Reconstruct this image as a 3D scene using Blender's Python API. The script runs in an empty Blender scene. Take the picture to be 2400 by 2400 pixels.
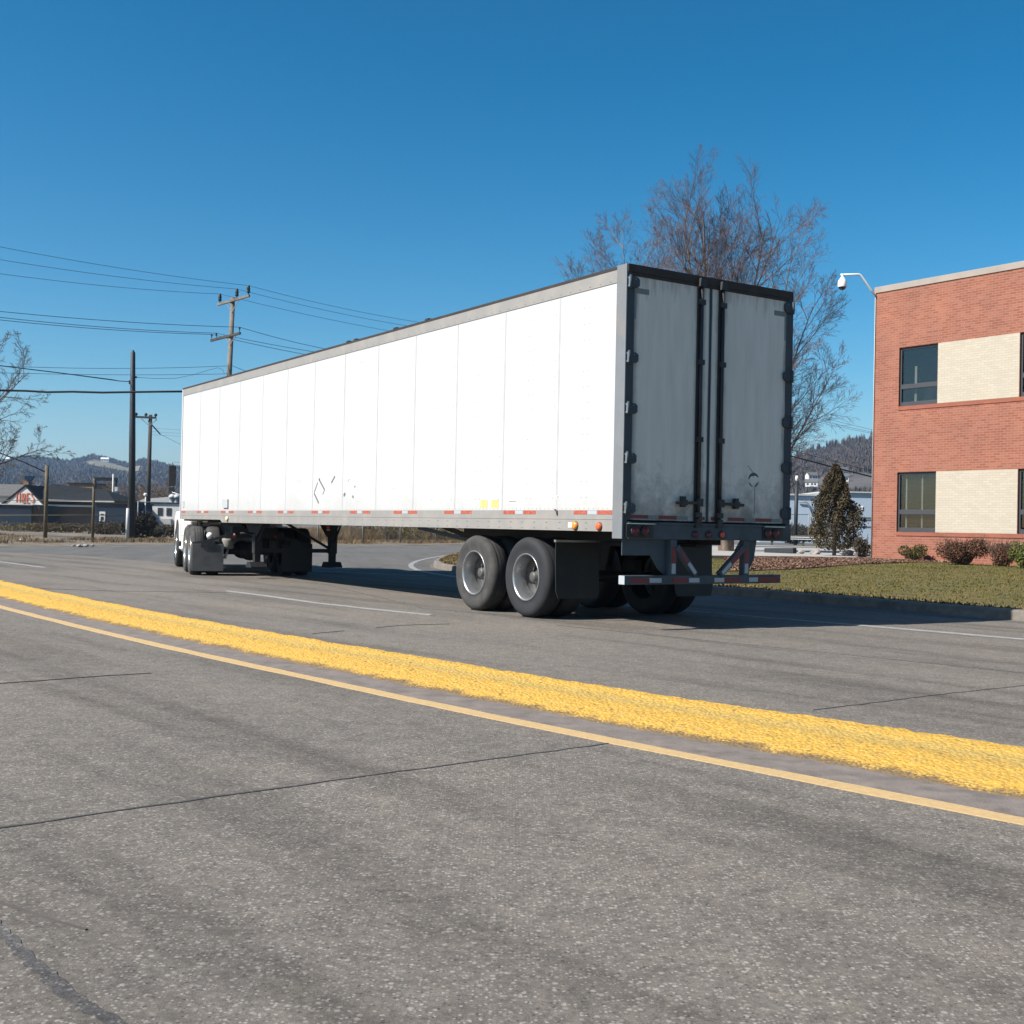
import bpy, bmesh, math, random
import numpy as np
from mathutils import Vector, Matrix
from mathutils.geometry import delaunay_2d_cdt
R = math.radians
rnd = random.Random(7)
npr = np.random.default_rng(7)
S = bpy.context.scene
C = S.collection

# ------------------------------------------------------------------ camera, sky, sun, exposure
F_PX, PITCH, ROLL, CAM_H = 2783.2, 0.0128, 0.0208, 1.1335
cp, sp, cr, sr = math.cos(PITCH), math.sin(PITCH), math.cos(ROLL), math.sin(ROLL)
cam = bpy.data.objects.new('camera', bpy.data.cameras.new('camera')); C.objects.link(cam)
ex, up, fw = Vector((1, 0, 0)), Vector((0, -sp, cp)), Vector((0, cp, sp))
rc, uc = cr*ex + sr*up, -sr*ex + cr*up
cam.matrix_world = Matrix(((rc.x, uc.x, -fw.x, 0), (rc.y, uc.y, -fw.y, 0), (rc.z, uc.z, -fw.z, CAM_H), (0, 0, 0, 1)))
cam.data.sensor_width = 36; cam.data.lens = 36*F_PX/2400
cam.data.clip_start = .05; cam.data.clip_end = 20000
S.camera = cam

SUN_EL = R(43)
sun_h = Vector((-.894, -.448)).normalized()
sun_dir = Vector((sun_h.x*math.cos(SUN_EL), sun_h.y*math.cos(SUN_EL), math.sin(SUN_EL)))
w = bpy.data.worlds.new('World'); S.world = w; w.use_nodes = True
nt = w.node_tree; nt.nodes.clear()
sky = nt.nodes.new('ShaderNodeTexSky'); sky.sky_type = 'NISHITA'; sky.sun_disc = False
sky.sun_elevation = SUN_EL; sky.sun_rotation = math.atan2(sun_h.x, sun_h.y)
sky.air_density = 1.0; sky.dust_density = .9; sky.ozone_density = 3.0; sky.altitude = 200
hs = nt.nodes.new('ShaderNodeHueSaturation'); hs.inputs['Hue'].default_value = .485; hs.inputs['Saturation'].default_value = 1.32; hs.inputs['Value'].default_value = .86
gm = nt.nodes.new('ShaderNodeGamma'); gm.inputs['Gamma'].default_value = 1.3
bg = nt.nodes.new('ShaderNodeBackground'); bg.inputs['Strength'].default_value = .05
wo = nt.nodes.new('ShaderNodeOutputWorld')
nt.links.new(sky.outputs[0], gm.inputs['Color']); nt.links.new(gm.outputs[0], hs.inputs['Color']); nt.links.new(hs.outputs[0], bg.inputs[0]); nt.links.new(bg.outputs[0], wo.inputs[0])
sl = bpy.data.lights.new('sun', 'SUN'); sl.energy = 5.0; sl.angle = R(.5); sl.color = (1, .95, .87)
so = bpy.data.objects.new('sun', sl); C.objects.link(so); so.rotation_euler = sun_dir.to_track_quat('Z', 'Y').to_euler(); so.location = (-60, -30, 70)
S.view_settings.view_transform = 'Standard'; S.view_settings.look = 'None'
S.view_settings.exposure = .8; S.view_settings.gamma = 1; S.view_settings.use_curve_mapping = False
S.render.engine = 'CYCLES'
S.cycles.use_denoising = True
S.cycles.max_bounces = 6; S.cycles.transparent_max_bounces = 12; S.cycles.volume_bounces = 1
S.cycles.caustics_reflective = False; S.cycles.caustics_refractive = False

# ------------------------------------------------------------------ pixel -> place (the photograph is 2400 px square)
O = Vector((0, 0, CAM_H))
def ray(px, py):
    a, b = px-1200, py-1200
    x, y = cr*a+sr*b, -sr*a+cr*b
    return Vector((x, F_PX*cp + y*sp, F_PX*sp - y*cp))
def at(px, py, d):
    r = ray(px, py); return O + r*(d/r.y)
def gp(px, py, z=0):
    r = ray(px, py); p = O + r*((z-CAM_H)/r.z); p.z = z; return p

# ------------------------------------------------------------------ materials
def _mat(name):
    m = bpy.data.materials.new(name); m.use_nodes = True
    n = m.node_tree; b = n.nodes['Principled BSDF']; return m, n, b
def rgba(c): return (c[0], c[1], c[2], 1)
def noise(n, scale, detail=4, vec=None, rough=.55, dist=0):
    t = n.nodes.new('ShaderNodeTexNoise'); t.inputs['Scale'].default_value = scale; t.inputs['Detail'].default_value = detail
    t.inputs['Roughness'].default_value = rough; t.inputs['Distortion'].default_value = dist
    if vec is not None: n.links.new(vec, t.inputs['Vector'])
    return t.outputs['Fac']
def ramp(n, fac, stops):
    r = n.nodes.new('ShaderNodeValToRGB'); e = r.color_ramp.elements
    while len(e) < len(stops): e.new(.5)
    for i, (p, c) in enumerate(stops):
        e[i].position = p; e[i].color = rgba(c) if hasattr(c, '__len__') else (c, c, c, 1)
    n.links.new(fac, r.inputs[0]); return r.outputs[0]
def mix(n, fac, a, b, mode='MIX'):
    x = n.nodes.new('ShaderNodeMix'); x.data_type = 'RGBA'; x.blend_type = mode
    for i, v in ((0, fac), (6, a), (7, b)):
        if hasattr(v, 'is_output'): n.links.new(v, x.inputs[i])
        elif i == 0: x.inputs[0].default_value = v
        else: x.inputs[i].default_value = rgba(v)
    return x.outputs[2]
def math_(n, op, a, b=0.0):
    x = n.nodes.new('ShaderNodeMath'); x.operation = op
    for i, v in enumerate((a, b)):
        if hasattr(v, 'is_output'): n.links.new(v, x.inputs[i])
        else: x.inputs[i].default_value = v
    return x.outputs[0]
def coord(n, kind='Object', scale=(1, 1, 1), rotz=0):
    t = n.nodes.new('ShaderNodeTexCoord'); m = n.nodes.new('ShaderNodeMapping')
    m.inputs['Rotation'].default_value = (0, 0, rotz); n.links.new(t.outputs[kind], m.inputs['Vector'])
    k = n.nodes.new('ShaderNodeMapping'); k.inputs['Scale'].default_value = scale; n.links.new(m.outputs[0], k.inputs['Vector']); return k.outputs[0]
def bump(n, b, h, strength=.3, dist=.01):
    x = n.nodes.new('ShaderNodeBump'); x.inputs['Strength'].default_value = strength; x.inputs['Distance'].default_value = dist
    n.links.new(h, x.inputs['Height']); n.links.new(x.outputs[0], b.inputs['Normal'])
def mat(name, col, rough=.6, metal=0, var=.15, scale=4, bs=0, bstr=.2, dirt=None, dscale=2.5, damt=.5, spec=.5, emit=None, est=0):
    m, n, b = _mat(name)
    v = coord(n)
    f = noise(n, scale, 6, v)
    c = ramp(n, f, [(.25, [k*(1-var) for k in col]), (.75, [min(1, k*(1+var)) for k in col])])
    if dirt:
        d = ramp(n, noise(n, dscale, 8, v, .65), [(.48, 0.0), (.72, damt)])
        c = mix(n, d, c, dirt)
    n.links.new(c, b.inputs['Base Color'])
    b.inputs['Roughness'].default_value = rough; b.inputs['Metallic'].default_value = metal
    b.inputs['Specular IOR Level'].default_value = spec
    if bs: bump(n, b, noise(n, bs, 4, v), bstr, .01)
    if emit: b.inputs['Emission Color'].default_value = rgba(emit); b.inputs['Emission Strength'].default_value = est
    return m
def asphalt(name, base, stone, ang, dark=.75, stones=85):
    m, n, b = _mat(name)
    v = coord(n)
    vs = coord(n, scale=(.16, 1.5, 1), rotz=ang)
    streak = noise(n, 1.0, 5, vs, .6)
    patch = noise(n, .35, 5, v, .6)
    fine = noise(n, 240, 3, v, .7)
    vor = n.nodes.new('ShaderNodeTexVoronoi'); vor.inputs['Scale'].default_value = stones; n.links.new(v, vor.inputs['Vector'])
    sep = n.nodes.new('ShaderNodeSeparateColor'); n.links.new(vor.outputs['Color'], sep.inputs[0])
    pick = ramp(n, sep.outputs[0], [(.5, 0.0), (.9, 1.0)])
    inside = ramp(n, vor.outputs['Distance'], [(.25, 1.0), (.55, 0.0)])
    vor2 = n.nodes.new('ShaderNodeTexVoronoi'); vor2.inputs['Scale'].default_value = stones*.55; n.links.new(v, vor2.inputs['Vector'])
    sep2 = n.nodes.new('ShaderNodeSeparateColor'); n.links.new(vor2.outputs['Color'], sep2.inputs[0])
    pick2 = math_(n, 'MULTIPLY', ramp(n, sep2.outputs[1], [(.8, 0.0), (.9, 1.0)]), ramp(n, vor2.outputs['Distance'], [(.2, 1.0), (.5, 0.0)]))
    st = math_(n, 'MAXIMUM', math_(n, 'MULTIPLY', pick, inside), pick2)
    c = ramp(n, fine, [(.3, [k*.62 for k in base]), (.7, [k*1.3 for k in base])])
    mott = noise(n, 7, 7, v, .72); mott2 = noise(n, 38, 5, v, .75)
    c = mix(n, 1.0, c, ramp(n, mott, [(.3, [.70, .70, .71]), (.7, [1.2, 1.19, 1.17])]), 'MULTIPLY')
    c = mix(n, 1.0, c, ramp(n, mott2, [(.32, [.62, .62, .63]), (.7, [1.3, 1.28, 1.25])]), 'MULTIPLY')
    c = mix(n, math_(n, 'MULTIPLY', st, .5), c, stone)
    pit = ramp(n, sep.outputs[1], [(.1, 1.0), (.2, 0.0)])
    c = mix(n, math_(n, 'MULTIPLY', math_(n, 'MULTIPLY', pit, inside), .55), c, (.02, .02, .022))
    c = mix(n, 1.0, c, ramp(n, streak, [(.3, [dark*.9]*3), (.5, [1.0]*3), (.75, [1.13, 1.12, 1.1])]), 'MULTIPLY')
    c = mix(n, 1.0, c, ramp(n, patch, [(.3, [.86, .87, .89]), (.7, [1.08, 1.06, 1.04])]), 'MULTIPLY')
    oil = ramp(n, noise(n, 3.2, 3, coord(n, scale=(.45, 1.3, 1), rotz=ang), .5), [(.74, 0.0), (.82, .55)])
    c = mix(n, oil, c, (.025, .024, .024))
    n.links.new(c, b.inputs['Base Color']); b.inputs['Roughness'].default_value = .93; b.inputs['Specular IOR Level'].default_value = .25
    h = math_(n, 'ADD', math_(n, 'MULTIPLY', st, .6), fine)
    bump(n, b, h, .55, .004)
    return m
def brick(name, c1, c2, mortar, msize=.009, even=False):
    m, n, b = _mat(name)
    t = n.nodes.new('ShaderNodeTexCoord'); sx = n.nodes.new('ShaderNodeSeparateXYZ'); n.links.new(t.outputs['Object'], sx.inputs[0])
    cx = n.nodes.new('ShaderNodeCombineXYZ')
    n.links.new(math_(n, 'ADD', sx.outputs[0], sx.outputs[1]), cx.inputs[0]); n.links.new(sx.outputs[2], cx.inputs[1])
    k = n.nodes.new('ShaderNodeTexBrick'); n.links.new(cx.outputs[0], k.inputs['Vector'])
    k.inputs['Color1'].default_value = rgba(c1); k.inputs['Color2'].default_value = rgba(c2); k.inputs['Mortar'].default_value = rgba(mortar)
    k.inputs['Scale'].default_value = 1; k.inputs['Brick Width'].default_value = .215; k.inputs['Row Height'].default_value = .0705
    k.inputs['Mortar Size'].default_value = msize; k.inputs['Bias'].default_value = -.1; k.inputs['Mortar Smooth'].default_value = .3
    f = noise(n, 1.1, 6, t.outputs['Object'], .65)
    c = mix(n, 1.0, k.outputs['Color'], ramp(n, f, ([(.3, [.95, .955, .96]), (.7, [1.03, 1.02, 1.01])] if even else [(.3, [.84, .86, .9]), (.7, [1.1, 1.07, 1.03])])), 'MULTIPLY')
    f2 = ramp(n, noise(n, 2.3, 7, t.outputs['Object'], .7), [(.62, 0.0), (.8, .35)])
    if not even: c = mix(n, f2, c, (.36, .27, .23))
    n.links.new(c, b.inputs['Base Color']); b.inputs['Roughness'].default_value = .9
    bump(n, b, k.outputs['Fac'], -.4, .008)
    return m
def leafmat(name, stops, scale=3.0, rough=.7):
    """Noise-picked natural colours, plus a small per-leaf tint stored on the mesh."""
    m, n, b = _mat(name)
    v = coord(n)
    a = n.nodes.new('ShaderNodeAttribute'); a.attribute_name = 'tint'
    f = math_(n, 'ADD', math_(n, 'MULTIPLY', noise(n, scale, 5, v, .6), .72), math_(n, 'MULTIPLY', a.outputs['Fac'], .28))
    n.links.new(ramp(n, f, stops), b.inputs['Base Color']); b.inputs['Roughness'].default_value = rough
    b.inputs['Specular IOR Level'].default_value = .25
    return m

ROAD_ANG = R(-50)
M = {}
M['asphalt'] = asphalt('asphalt worn', (.163, .147, .128), (.44, .41, .37), R(50), .62)
M['asphalt2'] = asphalt('asphalt side road', (.126, .122, .116), (.28, .268, .252), R(80), .88, 120)
M['tar'] = mat('tar seal', (.045, .042, .041), .7, bs=80)
M['old_crack'] = mat('old dusty crack', (.075, .068, .064), .9)
M['white_paint'] = mat('white road paint', (.245, .245, .24), .8, var=.3, scale=9, dirt=(.16, .15, .145), dscale=14, damt=.8)
M['yellow_line'] = mat('yellow line paint', (.46, .315, .145), .85, var=.12, scale=40, dirt=(.3, .22, .12), dscale=25, damt=.5, bs=200)
m, n, b = _mat('yellow painted asphalt'); v = coord(n)
f = noise(n, 34, 7, v, .75); f2 = noise(n, 5, 5, v, .65); f3 = noise(n, 75, 4, v, .7)
c = ramp(n, f, [(.3, (.34, .185, .03)), (.45, (.52, .30, .05)), (.62, (.62, .375, .075)), (.75, (.68, .43, .11))])
f4 = noise(n, 15, 6, v, .7)
a = n.nodes.new('ShaderNodeAttribute'); a.attribute_name = 'tint'
gr2 = n.nodes.new('ShaderNodeAttribute'); gr2.attribute_name = 'groove'
ochre = ramp(n, math_(n, 'ADD', math_(n, 'MULTIPLY', gr2.outputs['Fac'], .30), f4), [(.50, 0.0), (.68, .85)])
c = mix(n, ochre, c, (.43, .295, .085))
vp = n.nodes.new('ShaderNodeTexVoronoi'); vp.inputs['Scale'].default_value = 22; n.links.new(v, vp.inputs['Vector'])
vps = n.nodes.new('ShaderNodeSeparateColor'); n.links.new(vp.outputs['Color'], vps.inputs[0])
pits = math_(n, 'MULTIPLY', ramp(n, vps.outputs[0], [(.86, 0.0), (.92, .8)]), ramp(n, vp.outputs['Distance'], [(.2, 1.0), (.42, 0.0)]))
c = mix(n, pits, c, (.15, .10, .05))
wear = math_(n, 'ADD', math_(n, 'MULTIPLY', f3, .55), math_(n, 'MULTIPLY', f2, .45))
wear = math_(n, 'ADD', wear, math_(n, 'MULTIPLY', a.outputs['Fac'], .28))
c = mix(n, ramp(n, wear, [(.60, 0.0), (.70, .9)]), c, (.115, .085, .055))
n.links.new(c, b.inputs['Base Color']); b.inputs['Roughness'].default_value = .85; b.inputs['Specular IOR Level'].default_value = .3
vb = n.nodes.new('ShaderNodeTexVoronoi'); vb.inputs['Scale'].default_value = 42; n.links.new(v, vb.inputs['Vector'])
bump(n, b, math_(n, 'SUBTRACT', math_(n, 'MULTIPLY', f, .8), math_(n, 'MULTIPLY', vb.outputs['Distance'], .9)), 1.0, .010); M['yellow_curb'] = m
M['concrete'] = mat('kerb concrete', (.17, .15, .13), .9, var=.2, scale=6, bs=60, dirt=(.07, .06, .05), dscale=2, damt=.8)
M['pad'] = mat('concrete pad', (.33, .31, .285), .9, var=.18, scale=1.2, bs=40, dirt=(.2, .19, .17))
M['soil'] = mat('roadside soil', (.15, .12, .088), .95, var=.4, scale=1.1, bs=25, bstr=.6, dirt=(.1, .085, .05), dscale=.8, damt=.8)
M['ground'] = mat('rough ground', (.16, .14, .10), .95, var=.35, scale=.05, dirt=(.08, .075, .05), dscale=.02)
m, n, b = _mat('lawn soil and turf'); v = coord(n)
c = ramp(n, noise(n, 1.3, 7, coord(n, scale=(1, 2, 1), rotz=R(35)), .7), [(.3, (.045, .052, .012)), (.5, (.09, .078, .02)), (.72, (.17, .115, .05))])
n.links.new(c, b.inputs['Base Color']); b.inputs['Roughness'].default_value = .95; bump(n, b, noise(n, 14, 6, v, .7), .8, .04); M['lawn'] = m
M['mulch'] = mat('mulch', (.14, .08, .054), .95, var=.45, scale=16, bs=30, bstr=.7)
M['grass'] = leafmat('grass blades', [(.3, (.046, .060, .006)), (.45, (.092, .088, .009)), (.6, (.13, .092, .019)), (.75, (.20, .13, .055))], .38)
M['mulch_chip'] = leafmat('mulch chips', [(.3, (.06, .03, .02)), (.5, (.15, .085, .058)), (.72, (.27, .175, .125))], 3)
M['dry_grass'] = leafmat('dry grass', [(.3, (.065, .05, .022)), (.5, (.15, .098, .042)), (.7, (.26, .165, .085))], .5)
# trailer
M['panel'] = mat('white painted panel', (.50, .50, .50), .4, var=.035, scale=.8, dirt=(.43, .42, .41), dscale=.9, damt=.6)
m = M['panel']; n = m.node_tree; b = n.nodes['Principled BSDF']; t = n.nodes.new('ShaderNodeTexCoord')
sx = n.nodes.new('ShaderNodeSeparateXYZ'); n.links.new(t.outputs['Object'], sx.inputs[0])
film = n.nodes.new('ShaderNodeMapRange'); n.links.new(sx.outputs[2], film.inputs[0]); film.inputs[1].default_value = 1.36; film.inputs[2].default_value = 2.0; film.inputs[3].default_value = .36; film.inputs[4].default_value = 0
fm = math_(n, 'ADD', film.outputs[0], math_(n, 'MULTIPLY', noise(n, 2.2, 8, coord(n, scale=(3, 1, .6)), .7), .55))
src_ = b.inputs['Base Color'].links[0].from_socket
n.links.new(mix(n, ramp(n, fm, [(.42, 0.0), (.8, .55)]), src_, (.34, .325, .30)), b.inputs['Base Color'])
M['seam'] = mat('panel seam', (.38, .385, .39), .6)
M['alu'] = mat('aluminium rail', (.255, .242, .228), .55, metal=.05, var=.06, scale=3, dirt=(.33, .29, .25), dscale=3, damt=.6)
M['galv'] = mat('grey corner post steel', (.18, .192, .205), .55, metal=.2, var=.08, scale=4, dirt=(.25, .21, .17), damt=.6)
M['alu_dark'] = mat('rail rivets', (.2, .19, .18), .6)
m, n, b = _mat('door panel'); t = n.nodes.new('ShaderNodeTexCoord')
sx = n.nodes.new('ShaderNodeSeparateXYZ'); n.links.new(t.outputs['Object'], sx.inputs[0])
low = n.nodes.new('ShaderNodeMapRange'); n.links.new(sx.outputs[2], low.inputs[0]); low.inputs[1].default_value = 1.24; low.inputs[2].default_value = 2.3; low.inputs[3].default_value = .34; low.inputs[4].default_value = 0
vst = coord(n, scale=(6, 6, .7))
d1 = math_(n, 'ADD', math_(n, 'MULTIPLY', noise(n, 3.5, 8, t.outputs['Object'], .7), .65), low.outputs[0])
d2 = noise(n, 1.6, 6, vst, .6)
c = ramp(n, d2, [(.3, (.62, .565, .50)), (.7, (.72, .665, .60))])
c = mix(n, ramp(n, d1, [(.48, 0.0), (.72, .85)]), c, (.14, .13, .115))
tp = n.nodes.new('ShaderNodeMapRange'); n.links.new(sx.outputs[2], tp.inputs[0]); tp.inputs[1].default_value = 3.55; tp.inputs[2].default_value = 4.02; tp.inputs[3].default_value = 0; tp.inputs[4].default_value = .3
c = mix(n, ramp(n, math_(n, 'ADD', math_(n, 'MULTIPLY', noise(n, 2.2, 7, coord(n, scale=(6, 6, 1)), .7), .7), tp.outputs[0]), [(.52, 0.0), (.75, .6)]), c, (.20, .11, .06))
gsum = None  # darker soft bands along door edges and lock rods, broken by noise
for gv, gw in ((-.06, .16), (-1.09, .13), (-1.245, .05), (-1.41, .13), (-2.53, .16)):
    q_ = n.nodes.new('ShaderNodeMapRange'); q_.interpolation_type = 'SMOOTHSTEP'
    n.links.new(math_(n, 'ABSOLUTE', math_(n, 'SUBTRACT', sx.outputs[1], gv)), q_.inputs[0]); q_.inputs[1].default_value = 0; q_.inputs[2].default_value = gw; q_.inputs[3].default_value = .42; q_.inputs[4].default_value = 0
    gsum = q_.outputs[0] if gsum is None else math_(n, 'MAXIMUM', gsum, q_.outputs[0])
edge_tone = math_(n, 'ADD', gsum, math_(n, 'MULTIPLY', noise(n, 2.6, 8, coord(n, scale=(1, 3.2, .8)), .7), .6))
c = mix(n, ramp(n, edge_tone, [(.38, 0.0), (.74, .9)]), c, (.085, .08, .074))
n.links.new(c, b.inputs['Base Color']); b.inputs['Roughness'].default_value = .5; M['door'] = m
M['black'] = mat('black steel', (.018, .019, .021), .6, var=.3, scale=5, dirt=(.06, .055, .05), dscale=3)
M['under'] = mat('undercarriage steel and shade-dark tyres', (.012, .012, .013), .7, var=.3, dirt=(.035, .03, .027))
M['header'] = mat('dark rusted header', (.028, .021, .018), .75, var=.3, scale=6, dirt=(.075, .035, .022), dscale=5)
M['sill'] = mat('dark blue grey sill', (.05, .065, .08), .6, var=.2, scale=4, dirt=(.025, .025, .025), dscale=3, damt=.8)
M['hinge'] = mat('hinge rubber and steel', (.035, .045, .055), .6, var=.2)
M['rubber'] = mat('mud flap rubber', (.012, .012, .0125), .55, var=.3, scale=4, dirt=(.03, .029, .028), dscale=3)
M['flap_grey'] = mat('dusty mud flap', (.085, .082, .08), .75, var=.35, scale=3, dirt=(.14, .135, .13), dscale=4)
M['tyre'] = mat('tyre rubber', (.014, .0145, .017), .8, var=.25, scale=4, dirt=(.026, .026, .028), dscale=5)
M['tyre_dusty'] = mat('dusty tyre rubber', (.038, .036, .034), .85, var=.25, scale=5, dirt=(.085, .078, .07), dscale=6, damt=.7)
M['rim'] = mat('grey white steel rim', (.34, .345, .35), .36, metal=.75, var=.12, scale=6, dirt=(.14, .12, .105), dscale=7, damt=.8)
M['disc'] = mat('rusty dirty wheel disc in painted shade', (.028, .024, .021), .6, var=.3, scale=6, dirt=(.06, .045, .035), dscale=6, damt=.6)  # disc colour darkened for the shade of the rim lip, plus dirt noise
M['rim_alu'] = mat('polished rim', (.6, .58, .55), .25, metal=.8, var=.1, dirt=(.2, .17, .13), dscale=8)
M['hub'] = mat('greasy hub', (.09, .085, .08), .5, metal=.3)
M['red_tape'] = mat('red reflective tape', (.36, .075, .04), .4, var=.12, scale=30, dirt=(.45, .3, .25), dscale=30, damt=.4)
M['white_tape'] = mat('silver reflective tape', (.36, .385, .41), .35, var=.06)
M['old_tape'] = mat('aged reflective tape', (.17, .18, .18), .5, var=.2, scale=40)
M['dark_red_tape'] = mat('dark red reflective tape', (.16, .008, .014), .35, var=.15, scale=20)
M['red_lens'] = mat('red lamp lens', (.12, .006, .01), .15, var=.1)
M['dim_red'] = mat('dusty dark red lens', (.09, .008, .01), .5)
M['red_lit'] = mat('glowing red lamp lens', (.2, .012, .012), .2, emit=(1, .18, .09), est=.05)
M['amber'] = mat('amber lamp lens', (.75, .26, .04), .2, var=.1)
M['orange_lens'] = mat('orange lamp lens', (.62, .12, .04), .2, var=.1)
M['cream_lens'] = mat('pale yellow lamp lens', (.75, .62, .36), .3)
M['yellow_sticker'] = mat('faded yellow sticker', (.78, .50, .16), .5, var=.2, scale=60, dirt=(.8, .7, .45), dscale=30)
M['ink'] = mat('dark print', (.08, .075, .07), .6)
M['grey_mark'] = mat('grey glue residue', (.13, .13, .125), .8, var=.3, scale=20)
M['grey_plate'] = mat('grey plate', (.40, .41, .42), .5)
M['white_box'] = mat('white paper label', (.75, .74, .70), .7)
M['cab_white'] = mat('white cab paint', (.78, .77, .75), .3, var=.04, dirt=(.5, .45, .4), dscale=2, damt=.4)
M['chrome'] = mat('worn aluminium', (.55, .55, .55), .3, metal=.9, dirt=(.2, .18, .16))
M['cab_glass'] = mat('dark cab glass', (.02, .024, .028), .06, spec=.8)
M['air_bag'] = mat('grey air spring', (.22, .21, .19), .7)
# building
M['brick'] = brick('red brick', (.228, .070, .043), (.298, .110, .071), (.28, .158, .106))
M['brick_soldier'] = brick('red brick sill', (.25, .075, .045), (.30, .095, .058), (.20, .09, .058))
M['cream'] = brick('cream brick', (.405, .358, .288), (.445, .40, .328), (.36, .305, .225), .007, True)
M['coping'] = mat('concrete coping', (.30, .255, .22), .85, var=.12, scale=2, dirt=(.3, .28, .25))
M['win_frame'] = mat('dark grey window frame', (.045, .047, .052), .45, var=.1)
M['inside'] = mat('dark room', (.03, .03, .03), .9)
M['blind'] = mat('olive grey blind', (.12, .105, .06), .8)
M['curtain'] = mat('pale blind edge', (.75, .72, .66), .8)
m = bpy.data.materials.new('window glass'); m.use_nodes = True; n = m.node_tree; n.nodes.clear()
o_ = n.nodes.new('ShaderNodeOutputMaterial'); g_ = n.nodes.new('ShaderNodeBsdfGlossy'); t_ = n.nodes.new('ShaderNodeBsdfTransparent'); x_ = n.nodes.new('ShaderNodeMixShader')
g_.inputs['Roughness'].default_value = .01; t_.inputs[0].default_value = (.62, .64, .62, 1); x_.inputs[0].default_value = .075
n.links.new(t_.outputs[0], x_.inputs[1]); n.links.new(g_.outputs[0], x_.inputs[2]); n.links.new(x_.outputs[0], o_.inputs[0]); M['glass'] = m
M['cam_white'] = mat('white camera housing', (.8, .8, .8), .35, var=.02)
M['dome'] = mat('smoked dome', (.02, .02, .022), .05, spec=.8)
# background
M['wood_dark'] = mat('black steel pole', (.016, .02, .024), .6, var=.2, scale=3)
M['wood_pole'] = mat('weathered pole wood', (.17, .145, .12), .9, var=.3, scale=3, bs=20, dirt=(.04, .035, .03), dscale=1.2, damt=.8)
M['wood_pole_dark'] = mat('creosoted wood', (.05, .042, .035), .9, var=.3, scale=3)
M['timber'] = mat('weathered timber post', (.12, .09, .052), .9, var=.3, scale=5)
M['insulator'] = mat('dark porcelain', (.02, .018, .017), .3)
M['cable'] = mat('black cable', (.01, .01, .012), .6)
M['wire'] = mat('weathered wire', (.022, .035, .05), .6)
M['pale_metal'] = mat('pale galvanised metal', (.42, .42, .41), .6, var=.1)
M['grey_metal'] = mat('galvanised fence metal', (.20, .20, .20), .7, var=.15)
M['bark'] = mat('grey brown bark', (.12, .088, .068), .9, var=.35, scale=5, dirt=(.26, .19, .145), dscale=2.5, damt=.7)
M['twig'] = mat('purple brown twigs', (.125, .088, .085), .9, var=.3, scale=2)
M['willow'] = mat('willow twigs', (.10, .092, .082), .9, var=.25)
M['brush'] = mat('brown brush twigs', (.13, .09, .06), .9, var=.35, scale=1)
M['conifer'] = leafmat('conifer sprays', [(.3, (.030, .026, .014)), (.5, (.062, .048, .023)), (.7, (.11, .075, .038))], 4)
M['green_bush'] = leafmat('green bush leaves', [(.3, (.045, .06, .012)), (.6, (.11, .125, .025)), (.75, (.2, .19, .05))], 5)
M['olive_bush'] = leafmat('olive bush leaves', [(.3, (.05, .045, .015)), (.55, (.12, .095, .03)), (.75, (.22, .16, .06))], 6)
M['red_bush'] = leafmat('reddish bush leaves', [(.3, (.05, .03, .02)), (.55, (.13, .06, .035)), (.75, (.22, .11, .065))], 5)
M['dark_bush'] = leafmat('dark bush leaves', [(.3, (.02, .018, .01)), (.6, (.055, .04, .024)), (.8, (.12, .085, .05))], 5)
M['hill'] = mat('bare wooded hillside', (.075, .063, .056), .95, var=.4, scale=.02, dirt=(.16, .14, .10), dscale=.012)
M['woods'] = leafmat('bare woods', [(.25, (.060, .048, .040)), (.5, (.080, .061, .049)), (.75, (.105, .078, .060))], .02, .95)
M['meadow'] = mat('dry meadow', (.15, .13, .075), .95)
M['roof_dark'] = mat('dark shingles', (.022, .024, .026), .95, spec=.1, var=.25, scale=3, bs=20)
M['roof_grey'] = mat('grey shingles', (.10, .095, .09), .9, var=.2, scale=2)
M['white_wall'] = mat('white painted wall', (.6, .585, .56), .8, var=.08, scale=1)
M['grey_wall'] = mat('grey block wall', (.062, .058, .06), .9, var=.15, scale=1.5)
M['navy_wall'] = mat('dark blue metal wall', (.011, .027, .052), .8, spec=.1, var=.2, scale=1)
M['blue_wall'] = mat('pale blue metal cladding', (.34, .41, .49), .6, var=.05, scale=.5)
M['brown_brick'] = mat('brown brick', (.20, .12, .07), .9, var=.25, scale=2)
M['orange_paint'] = mat('orange red letter paint', (.62, .16, .075), .7, var=.1)
M['litter'] = mat('white litter', (.8, .79, .77), .8)
M['stone'] = mat('pale stone', (.27, .245, .22), .9, var=.15)
M['dark_void'] = mat('dark window glass', (.03, .035, .04), .2)

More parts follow.
